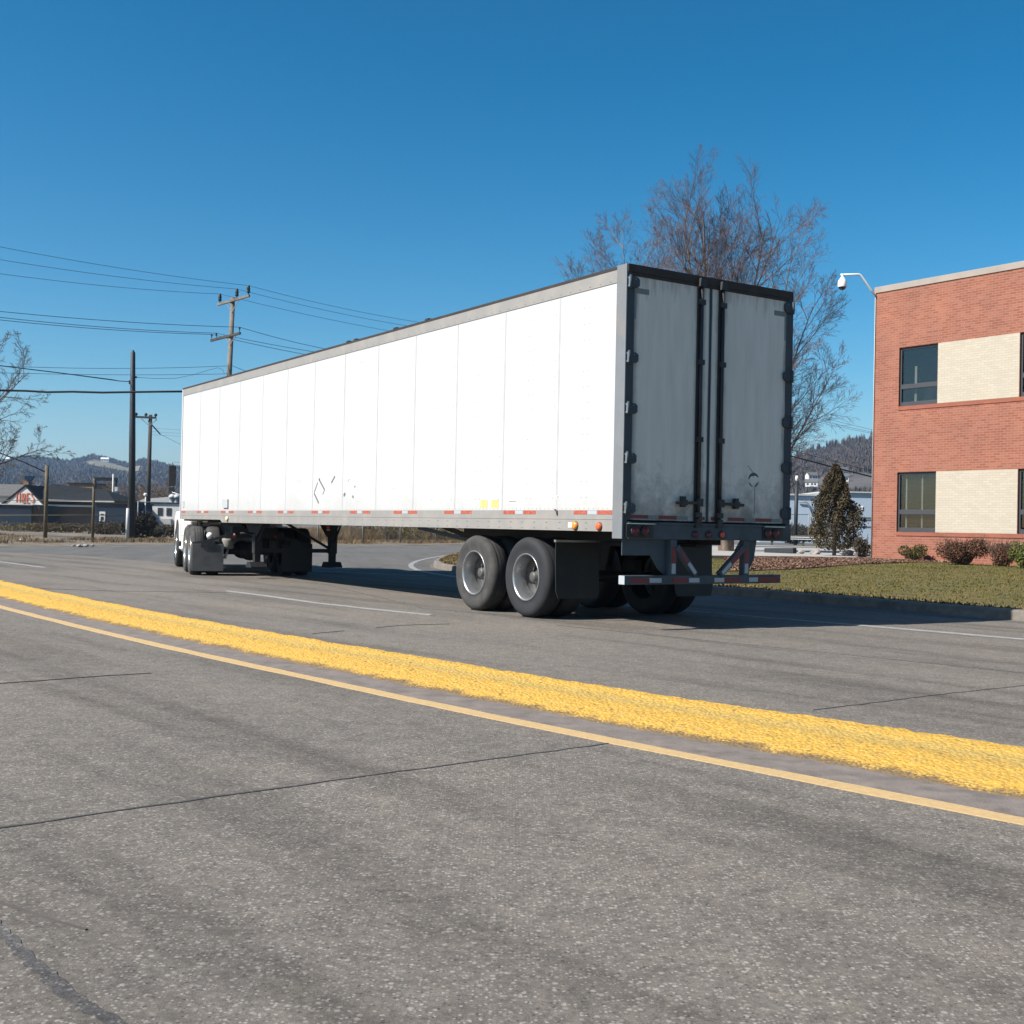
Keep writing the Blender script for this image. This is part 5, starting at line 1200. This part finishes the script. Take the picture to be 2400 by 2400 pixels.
p = at(1864, 1270, 80); p.z = .3; ht = at(1864, 1127, 80).z-.3
ch = thing('black_flue', 'black flue pipe with a white cap beside the trailer door edge', 'chimney', p)
mb = MB(); mb.tube([(0, 0, -.1), (.03, 0, ht)], .13, 14); mb.build('flue_pipe', M['wood_dark'], ch)
mb = MB(); mb.lathe([(0, .08), (.08, .11), (.2, .12), (.34, .09), (.36, .001)], (.03, 0, ht), 'z', 14); mb.build('cap', M['white_wall'], ch)
gr_ = thing('guard_rail', 'grey steel guard rail along the parking lot behind the lawn', 'guard rail', at(1800, 1280, 72))
o_ = gr_.location.copy(); o_.z = .33; gr_.location = o_
mb = MB(); e_ = at(1960, 1280, 72).x-o_.x; mb.prism([(-.02, .42), (.04, .48), (-.02, .54), (.04, .6), (-.02, .68), (-.06, .68), (-.0, .6), (-.06, .54), (0, .48), (-.06, .42)], 'x', -4, e_); mb.build('rail', M['pale_metal'], gr_)
x_ = -3.6
while x_ < e_: mb = MB(); mb.box((x_, .03, -.1), (x_+.12, .16, .66)); mb.build('rail_post', M['timber'], gr_); x_ += 1.9
p = at(1795, 1297, 44); mb = MB(); mb.bar((0, 0, 0), (at(1863, 1297, 43)-p), .22, .2); o = mb.build('landscape_timber', M['wood_dark'], bevel=.02); o.location = (p.x, p.y, .46); tag(o, 'dark square timber lying along the back edge of the lawn', 'timber')
for i, (px_, py_, d_, sz, nm) in enumerate(((1878, 1300, 43, .13, 'grey stone at the end of the dark timber'), (1912, 1301, 42.5, .2, 'larger pale stone left of the conifer foot'), (1985, 1303, 42, .24, 'broad pale stone between the conifer and the dark bush'), (2010, 1300, 43, .15, 'small pale stone under the dark bush'))):
    q = at(px_, py_, d_); mb = MB(); b_ = bmesh.new(); bmesh.ops.create_icosphere(b_, subdivisions=2, radius=sz)
    for v_ in b_.verts: v_.co *= 1+rnd.uniform(-.18, .18); v_.co.z *= .6
    me = bpy.data.meshes.new('stone'); b_.to_mesh(me); b_.free(); me.materials.append(M['stone']); o = bpy.data.objects.new('stone', me); C.objects.link(o); o.location = (q.x, q.y, .46); tag(o, nm, 'stone', 'stones at the back of the lawn')
def tiny_house(px, py, d, w_, h_, label, m_='white_wall', roof='roof_grey'):
    p = at(px, py, d); o = thing('hillside_house', label, 'house', p, rnd.uniform(-.3, .3), 'houses on the hills')
    gable_house(o, -w_/2, w_/2, -w_*.35, w_*.35, h_, h_*1.55, m_, roof, over=.3)
    for k in (-.3, .05, .3):
        mb = MB(); mb.box((k*w_-.5, -w_*.35-.06, h_*.35), (k*w_+.5, -w_*.35-.01, h_*.72)); mb.build('window', M['dark_void'], o)
    mb = MB(); mb.box((-w_*.48, -w_*.33, -2), (w_*.48, w_*.33, -.11)); mb.build('foundation', M['grey_wall'], o)
    return o

# ------------------------------------------------------------------ hills and their bare woods
ridge = [(-900, 1080), (-400, 1092), (0, 1080), (60, 1073), (110, 1078), (160, 1084), (215, 1070), (255, 1078), (300, 1090), (335, 1080), (380, 1089), (425, 1100), (600, 1122), (900, 1135), (1300, 1125), (1600, 1100), (1850, 1080), (1900, 1062), (1950, 1047), (2042, 1030), (2200, 1010), (2500, 1000), (2900, 1020), (3500, 1080)]
rp = np.array(ridge, float)
def hill_pt(px, t_):
    """px column of the photograph, t_ 0 at the foot and 1 on the ridge, beyond 1 the back slope."""
    dr = np.interp(px, [0, 600, 1500, 2000, 3000], [1500, 1500, 1150, 850, 900]); df = np.interp(px, [0, 600, 1500, 2000, 3000], [520, 500, 380, 300, 330])
    zr_ = CAM_H + ((1210.8+.02085*px) - np.interp(px, rp[:, 0], rp[:, 1]))*dr/F_PX
    d_ = df+(dr-df)*t_
    z_ = zr_*np.where(t_ <= 1, np.clip(t_, 0, 1)**1.15, 1-(t_-1)*1.2)
    x_ = (px-1200)/F_PX*d_
    b_ = (fbm(x_*.012, d_*.012, 4, 11)-.5)
    return x_, d_, z_ + b_*zr_*.16*np.clip(t_*(1.0-np.clip(t_, 0, 1))*4, 0, 1)-1
PX, TT = np.meshgrid(np.linspace(-900, 3500, 260), np.concatenate([np.linspace(0, 1, 26), [1.08, 1.2, 1.5, 1.8]]))
hx, hd, hz = hill_pt(PX, TT)
V = np.stack([hx, hd, hz], -1).reshape(-1, 3); nc = 260; nr = TT.shape[0]
i_, j_ = np.meshgrid(np.arange(nr-1), np.arange(nc-1), indexing='ij'); a_ = (i_*nc+j_).ravel()
o = quick('hills', V, np.stack([a_, a_+1, a_+nc+1, a_+nc], 1), M['hill'], kind='structure'); o.data.polygons.foreach_set('use_smooth', [True]*len(o.data.polygons))
def woods():
    g = np.random.default_rng(21)
    def one(n_, px, t_, hmin, hmax, spread, k_, wk=1.0):
        x_, d_, z_ = hill_pt(px, t_)
        ok = ~((px > 200) & (px < 330) & (t_ > MEADOW[0]) & (t_ < MEADOW[1]))
        for hx_, hd_, hw in CLEAR: ok &= ~((np.abs(x_-hx_) < hw) & (d_ > hd_-90) & (d_ < hd_+hw*.6))
        x_, d_, z_ = x_[ok], d_[ok], z_[ok]; n_ = len(x_); Vv = []; Ff = []; Tt = []
        h_ = g.uniform(hmin, hmax, n_); tn = g.random(n_); base = 0
        for j in range(k_):     # each tree is a fan of thin upward limbs with a leafless fuzzy tip
            a_ = g.uniform(0, 2*np.pi, n_); lean = g.uniform(.05, 1, n_)*spread*h_; w_ = g.uniform(.08, .17, n_)*h_*wk; wa = g.uniform(0, 2*np.pi, n_)
            mx, my = x_+np.cos(a_)*lean*.75, d_+np.sin(a_)*lean*.75; ex_, ey = x_+np.cos(a_)*lean*.9, d_+np.sin(a_)*lean*.9; hz_ = h_*np.sqrt(np.clip(1-(lean/(spread*h_*1.08))**2, .05, 1))*g.uniform(.85, 1, n_)
            wx, wy = np.cos(wa)*w_, np.sin(wa)*w_
            q = np.stack([np.stack([x_, d_, z_-.5], 1), np.stack([mx+wx, my+wy, z_+hz_*.55], 1), np.stack([ex_, ey, z_+hz_], 1), np.stack([mx-wx, my-wy, z_+hz_*.5], 1)], 1)
            Vv.append(q.reshape(-1, 3)); Ff.append(np.arange(n_*4).reshape(-1, 4)+base); base += n_*4; Tt.append(np.repeat(tn, 4))
        return np.concatenate(Vv), np.concatenate(Ff), np.concatenate(Tt)
    parts = []
    n_ = 17000; parts.append(one(n_, g.uniform(-500, 640, n_), g.uniform(.1, 1.0, n_), 3.2, 5.5, .8, 6))
    n_ = 15000; parts.append(one(n_, g.uniform(1700, 2600, n_), g.uniform(.12, 1.0, n_), 2.2, 4.2, .8, 6))
    n_ = 15000; parts.append(one(n_, g.uniform(640, 1700, n_), g.uniform(.1, 1.0, n_), 3, 5.5, .8, 5))
    n_ = 600; parts.append(one(n_, g.uniform(640, 1700, n_), g.uniform(.96, 1.04, n_), 5, 8, .6, 8))
    n_ = 900; parts.append(one(n_, g.uniform(-400, 620, n_), g.uniform(.96, 1.05, n_), 5, 7.5, .7, 9))
    n_ = 520; parts.append(one(n_, g.uniform(1700, 2500, n_), g.uniform(.97, 1.04, n_), 4.5, 9.5, .30, 9, .4))
    V_, F_, T_ = [], [], []; b_ = 0
    for v_, f_, t_ in parts: V_.append(v_); F_.append(f_+b_); T_.append(t_); b_ += len(v_)
    return quick('hillside_woods', np.concatenate(V_), np.concatenate(F_), M['woods'], np.concatenate(T_), 'stuff')
def on_hill(px, py):
    """distance at which the column px of the hillside shows at row py"""
    ts_ = np.linspace(.02, 1, 300); x_, d_, z_ = hill_pt(np.full(300, float(px)), ts_)
    yy = (1210.8+.02085*px) - (z_-CAM_H)*F_PX/d_
    i_ = int(np.argmin(np.abs(yy-py))); return float(d_[i_])
HOUSES = [(246, 1083), (18, 1081), (1902, 1125), (1902, 1141), (1974, 1117), (1976, 1129)]
CLEAR = [((px-1200)/F_PX*on_hill(px, py), on_hill(px, py)-6, 9 if py > 1100 else (16 if px > 200 else 7)) for px, py in HOUSES]
def t_at(px, py):
    ts_ = np.linspace(.02, 1, 400); x_, d_, z_ = hill_pt(np.full(400, float(px)), ts_)
    return float(ts_[int(np.argmin(np.abs((1210.8+.02085*px) - (z_-CAM_H)*F_PX/d_ - py)))])
MEADOW = (t_at(250, 1100), t_at(250, 1085.5))
PXm, TTm = np.meshgrid(np.linspace(205, 325, 30), np.linspace(MEADOW[0]+.004, MEADOW[1]-.002, 8))
TTm = MEADOW[0] + (TTm-MEADOW[0])*(.55+.45*np.sin((PXm-205)/120*np.pi))
mx_, md_, mz_ = hill_pt(PXm, TTm)
i_, j_ = np.meshgrid(np.arange(7), np.arange(29), indexing='ij'); a_ = (i_*30+j_).ravel()
quick('hill_meadow', np.stack([mx_, md_, mz_+1.0], -1).reshape(-1, 3), np.stack([a_, a_+1, a_+31, a_+30], 1), M['meadow'], kind='structure')
woods()['label'] = 'leafless grey brown woods covering the far hills'
tiny_house(246, 1083, on_hill(246, 1083)-6, 9, 3.5, 'white house in a clearing high on the left hill', roof='white_wall')
tiny_house(18, 1081, on_hill(18, 1081)-6, 5, 3, 'tiny white house high on the left hill near the edge', roof='white_wall')
tiny_house(1902, 1125, on_hill(1902, 1125)-6, 5.5, 2.6, 'pale house on the right hill above the white flue cap level')
tiny_house(1902, 1141, on_hill(1902, 1141)-6, 6, 2.4, 'lower pale house on the right hill left of the conifer', 'white_wall')
tiny_house(1974, 1117, on_hill(1974, 1117)-6, 5, 3, 'pale house on the right hill right of the conifer top')
tiny_house(1976, 1129, on_hill(1976, 1129)-6, 4.5, 2.6, 'lower white house on the right hill beside the conifer')
# meadow patch on the left hill
mp = [hill_pt(np.array(float(px)), np.array(t_)) for px, t_ in ()]

# ------------------------------------------------------------------ bare trees
def bare_tree(name, label, base, stems, levels, kids, m_bark, m_twig, seed, ratio=.62, angle=(22, 48), up_=.12, rmin=.006, wander=.16, cat='tree', group=None, droop=0):
    g = random.Random(seed); root = thing(name, label, cat, base, 0, group)
    tr_, cr_ = MB(), MB()
    def rv(): return Vector((g.uniform(-1, 1), g.uniform(-1, 1), g.uniform(-1, 1)))
    def grow(p, d_, L_, r_, lev):
        n_ = max(2, int(6-lev*1.2)) ; pts = [p.copy()]; rad = [r_]; d_ = d_.normalized(); d0 = d_.copy()
        for i in range(n_):
            if lev == 0: d_ = (d0*.75 + d_*.25 + rv()*wander*.9).normalized()
            else: d_ = (d_ + rv()*wander*(1.5 if lev >= 2 else 1) + Vector((0, 0, up_*(1 if lev < 3 else .6)))).normalized()
            p = p + d_*(L_/n_); pts.append(p.copy()); rad.append(max(rmin*.6, r_*(1-.9*(i+1)/n_)))
        (tr_ if lev <= 1 else cr_).tube(pts, rad, 7 if lev == 0 else (5 if lev == 1 else 3), cap=False)
        if lev >= levels: return
        k_ = kids[min(lev, len(kids)-1)]
        for i in range(k_):
            t_ = .18+.82*((i+g.random())/k_); f_ = t_*n_; j = min(n_-1, int(f_)); q = pts[j].lerp(pts[j+1], f_-j)
            dl_ = (pts[j+1]-pts[j]).normalized(); side = rv(); side = (side - dl_*side.dot(dl_))
            if side.length < .05: continue
            an = R(g.uniform(*angle)); nd = dl_*math.cos(an) + side.normalized()*math.sin(an)
            grow(q, nd, L_*(ratio[min(lev, len(ratio)-1)] if hasattr(ratio, '__len__') else ratio)*(1.12-.6*t_)*g.uniform(.75, 1.15), max(rmin, rad[j]*.55), lev+1)
    for off, d_, L_, r_ in stems: grow(Vector(off), Vector(d_), L_, r_, 0)
    tr_.build('trunk', m_bark, root, fix=False); cr_.build('crown', m_twig, root, fix=False)
    return root
# multi-stem birch behind the trailer doors; stems aimed at the photograph's main limbs
bb = at(1705, 1290, 46); bb.z = .35
def stem_to(px, py, d, r_): v_ = at(px, py, d)-bb; return ((rnd.uniform(-.3, .3), rnd.uniform(-.3, .3), -.1), v_, v_.length*.88, r_)
stems = [stem_to(1582, 400, 46, .17), stem_to(1662, 370, 45, .20), stem_to(1740, 500, 47, .12), stem_to(1820, 430, 46, .16), stem_to(1880, 510, 44.5, .13), stem_to(1950, 640, 47, .11), stem_to(1955, 810, 45, .08), stem_to(1535, 560, 47.5, .09), stem_to(1620, 470, 47, .10), stem_to(1700, 440, 45.5, .10)]
bare_tree('birch_tree', 'large leafless multi stemmed birch towering behind the trailer doors', bb, stems, 4, (17, 10, 6, 4), M['bark'], M['twig'], 5, ratio=(.36, .50, .56, .6), angle=(22, 48), up_=.045, rmin=.0055, wander=.08)
b2 = at(1455, 1275, 58); b2.z = .2
stems = [((0, 0, 0), at(1440, 560, 58)-b2, (at(1440, 560, 58)-b2).length*.97, .17), ((.2, .3, 0), at(1500, 575, 58)-b2, (at(1500, 575, 58)-b2).length*.95, .14), ((-.2, .2, 0), at(1400, 600, 58)-b2, (at(1400, 600, 58)-b2).length*.95, .11)]
bare_tree('bare_tree', 'smaller leafless tree showing above the trailer roof, left of the birch', b2, stems, 4, (16, 10, 6, 4), M['bark'], M['twig'], 9, ratio=(.34, .48, .56, .6), angle=(22, 50), up_=.045, rmin=.007, wander=.08)
# willow at the left edge: trunk outside the frame, limbs arching in
wb = at(-190, 1262, 62); wb.z = .05
def wst(px, py, d): v_ = at(px, py, d)-wb; return v_
stems = [((0, 0, 0), (.15, 0, 1), 5.5, .34), ((0, 0, 3.2), wst(-20, 850, 62)-Vector((0, 0, 3.2)), 8.0, .12), ((0, 0, 3.0), wst(45, 900, 61)-Vector((0, 0, 3)), 8.3, .12), ((0, 0, 2.4), wst(60, 1060, 62)-Vector((0, 0, 2.4)), 7.0, .09), ((0, 0, 3.5), wst(-90, 830, 63)-Vector((0, 0, 3.5)), 8, .12), ((0, 0, 3), (-1, .2, .8), 7, .12), ((0, 0, 3), (-.3, .5, 1), 8, .14)]
bare_tree('willow_tree', 'leafless willow with arching limbs reaching in from the left edge', wb, stems, 4, (11, 7, 5, 3), M['willow'], M['willow'], 14, ratio=(.40, .46, .52, .6), angle=(22, 55), up_=.07, rmin=.010, wander=.12)
# brush and small bare trees behind the shops
for i, (px, d, h_, lab) in enumerate(((20, 150, 7.0, 'brown leafless tree behind the grey roofed house at the left edge'), (285, 132, 6.4, 'brown leafless tree between the sign frame and the plain dark pole'), (372, 140, 6.2, 'brown leafless tree behind the white depot right of the small pole'), (245, 136, 5.2, 'low brown brush behind the empty sign frame'), (328, 138, 5.6, 'brown leafless tree just left of the small far pole'))):
    p = at(px, 1235, d); p.z = 0
    bare_tree('bare_tree', lab, p, [((rnd.uniform(-1, 1), rnd.uniform(-1, 1), 0), (rnd.uniform(-.5, .5), rnd.uniform(-.4, .4), 1), h_*.8, .12) for _ in range(5)], 3, (10, 7, 5), M['brush'], M['brush'], 30+i, ratio=.45, angle=(25, 60), up_=.06, rmin=.022, wander=.14, group='bare trees behind the shops')

# ------------------------------------------------------------------ shrubs and the conifer
def leaf_cloud(n_, shape, g, size, flat=.0):
    """n_ small leaf quads; shape(g,n) gives centres and outward directions."""
    Cc, N = shape(g, n_)
    a_ = g.normal(size=(n_, 3)); a_ /= np.linalg.norm(a_, axis=1)[:, None]
    a_ = a_*(1-flat)+N*flat; a_ /= np.linalg.norm(a_, axis=1)[:, None]
    b_ = np.cross(a_, g.normal(size=(n_, 3))); b_ /= np.linalg.norm(b_, axis=1)[:, None]
    s_ = g.uniform(.6, 1.4, (n_, 1))*size
    V = np.stack([Cc-a_*s_, Cc+b_*s_*.45, Cc+a_*s_, Cc-b_*s_*.45], 1).reshape(-1, 3)
    return V, np.arange(n_*4).reshape(-1, 4), np.repeat(g.random(n_), 4)
def bush(name, label, base, rx, ry, h_, m_, seed, n_=2600, size=.03, bare=0, cat='shrub', group=None, lumps=7):
    g = np.random.default_rng(seed); root = thing(name, label, cat, base, 0, group)
    cs = np.stack([g.uniform(-.55, .55, lumps)*rx, g.uniform(-.55, .55, lumps)*ry, g.uniform(.2, .62, lumps)*h_], 1); rs = g.uniform(.38, .6, lumps)
    def sh(g, n_):
        k_ = g.integers(0, lumps, n_); d_ = g.normal(size=(n_, 3)); d_ /= np.linalg.norm(d_, axis=1)[:, None]
        r_ = (rs[k_]*g.uniform(.5, 1.0, n_)**.5)[:, None]*(1+.25*(g.random((n_, 1))-.5))
        p = cs[k_]+d_*r_*np.array([rx, ry, h_*.62]); p[:, 2] = np.clip(p[:, 2], .03, h_*1.08); return p, d_
    V, Fc, T_ = leaf_cloud(n_, sh, g, size); quick('leaves', V, Fc, m_, T_, parent=root)
    mb = MB(); r2 = random.Random(seed)
    for _ in range(10 + bare): 
        e_ = (r2.uniform(-1, 1)*rx*.8, r2.uniform(-1, 1)*ry*.8, h_*r2.uniform(.6, 1.05)); mb.tube([(e_[0]*.2, e_[1]*.2, -.03), (e_[0]*.6, e_[1]*.6, h_*.4), e_], [.012, .008, .004], 4, cap=False)
    mb.build('branches', M['bark'], root, fix=False)
    return root
def on_lawn(px, d): 
    p = at(px, 1300, d); p.z = float(lawn_z(np.array([p.x]), np.array([p.y]))[0])+.02; return p
cb_ = on_lawn(1955, 40.5)
con = thing('conifer', 'bronze brown cone shaped conifer standing left of the brick building', 'tree', cb_)
def conshape(g, n_):
    t_ = g.random(n_)**.8; z_ = .12+2.98*t_
    prof_ = np.interp(t_, [0, .1, .3, .45, .6, .8, 1], [.50, .76, .84, .70, .47, .31, .07])
    a_ = g.uniform(0, 2*np.pi, n_); lob = 1+.22*np.sin(a_*3+z_*2.2)+.16*np.sin(a_*7-z_*5)+.14*(vnoise(a_*2.2, z_*3.5, 4)-.5)*2
    r_ = prof_*lob*g.uniform(.35, 1.0, n_)**.45
    p = np.stack([np.cos(a_)*r_+.03*np.sin(z_*3), np.sin(a_)*r_, z_+r_*.25], 1); N = np.stack([np.cos(a_)*.5, np.sin(a_)*.5, np.full(n_, .8)], 1); return p, N
g = np.random.default_rng(77); V, Fc, T_ = leaf_cloud(20000, conshape, g, .042, .55); quick('crown', V, Fc, M['conifer'], T_, parent=con)
mb = MB(); mb.tube([(0, 0, -.05), (0, 0, 1.5), (.03, 0, 2.9)], [.07, .05, .012], 8)
for k in range(40):
    z_ = .2+2.3*k/40; a_ = k*2.4; L_ = .5*(1-k/48); mb.tube([(0, 0, z_), (math.cos(a_)*L_, math.sin(a_)*L_, z_+L_*.45)], [.014, .004], 4, cap=False)
mb.build('trunk', M['bark'], con, fix=False)
bush('dark_shrub', 'dark half bare shrub between the conifer and brick building corner', on_lawn(2022, 39), .33, .33, .78, M['dark_bush'], 3, 1500, .035, 16)
bush('round_shrub', 'small rounded olive shrub at the brick wall below the first window', on_lawn(2138, 35.2), .40, .34, .52, M['olive_bush'], 4, 3000, .028)
bush('red_shrub', 'wide reddish leafless looking shrub below the cream panel', on_lawn(2258, 32.6), .78, .45, .80, M['red_bush'], 5, 6500, .03, 60)
bush('red_shrub', 'thinner reddish shrub between the wide red shrub and green bush', on_lawn(2348, 31.8), .55, .4, .74, M['red_bush'], 6, 3000, .028, 70)
bush('green_bush', 'yellow green rounded bush at the right edge by the brick wall', on_lawn(2414, 30.4), .46, .42, .98, M['green_bush'], 7, 6000, .032, lumps=10)
bush('brown_hedge', 'brown tangled hedge beyond the parking lot beside the flue pipe', Vector((at(1868, 1262, 88).x, 88, .3)), 2.2, 1.0, 1.75, M['dark_bush'], 8, 5200, .09, 40)
for i, (px, d, rx, h_, lab) in enumerate(((325, 64.5, 1.0, 1.6, 'dark brown scrub bush right behind the plain dark pole'), (375, 68, 1.4, .9, 'low scrub along the fence before the white depot'), (248, 78, 2.2, 1.0, 'dark scrub in front of the blue workshop door'), (60, 84, 5.0, .75, 'long low scrub before the dark blue shed'), (165, 84, 3.4, .8, 'low dark scrub before the grey wall of the tyre shop'), (870, 75, 4.2, 1.7, 'grey brown scrub behind the fence seen beneath the trailer'), (1010, 80, 3.6, 1.9, 'scrub behind the fence by the trailer wheels'))):
    p = at(px, 1262, d); p.z = .1
    bush('scrub_bush', lab, p, rx, rx*.4, h_, M['dark_bush'] if i in (0, 2, 4) else M['olive_bush'], 50+i, 2400, .07, 40, group='scrub on the far verge')
# litter and pale stones on the verge
for i, (px, py, s_, lab) in enumerate(((52, 1268, .2, 'crumpled white litter lying on the left verge'), (172, 1278.5, .08, 'first pale stone at the road edge below the shorter timber post'), (187, 1279, .13, 'broadest pale stone at the road edge below the timber posts'), (201, 1278.6, .11, 'pale flat stone at the road edge, next to the broadest'), (216, 1278, .09, 'last pale stone at the road edge, nearest the dark pole'))):
    q = gp(px, py, .06); b_ = bmesh.new(); bmesh.ops.create_icosphere(b_, subdivisions=2, radius=s_)
    for v_ in b_.verts: v_.co *= 1+rnd.uniform(-.25, .25); v_.co.z *= .5
    me = bpy.data.meshes.new('stone'); b_.to_mesh(me); b_.free(); me.materials.append(M['litter'] if i == 0 else M['stone']); o = bpy.data.objects.new('litter' if i == 0 else 'stone', me); C.objects.link(o); o.location = q
    tag(o, lab, 'litter' if i == 0 else 'stone', None if i == 0 else 'pale stones at the verge edge')

# ------------------------------------------------------------------ air
m = bpy.data.materials.new('haze air'); m.use_nodes = True; n = m.node_tree; n.nodes.clear()
o_ = n.nodes.new('ShaderNodeOutputMaterial'); vv = n.nodes.new('ShaderNodeVolumePrincipled'); vv.inputs['Density'].default_value = .00016; vv.inputs['Color'].default_value = (.40, .66, 1, 1); vv.inputs['Anisotropy'].default_value = .2
n.links.new(vv.outputs[0], o_.inputs['Volume'])
mb = MB(); mb.box((-1500, -80, -2), (2600, 2900, 190)); o = mb.build('haze', m); o['kind'] = 'stuff'; o['label'] = 'thin blue air haze in front of the far hills'
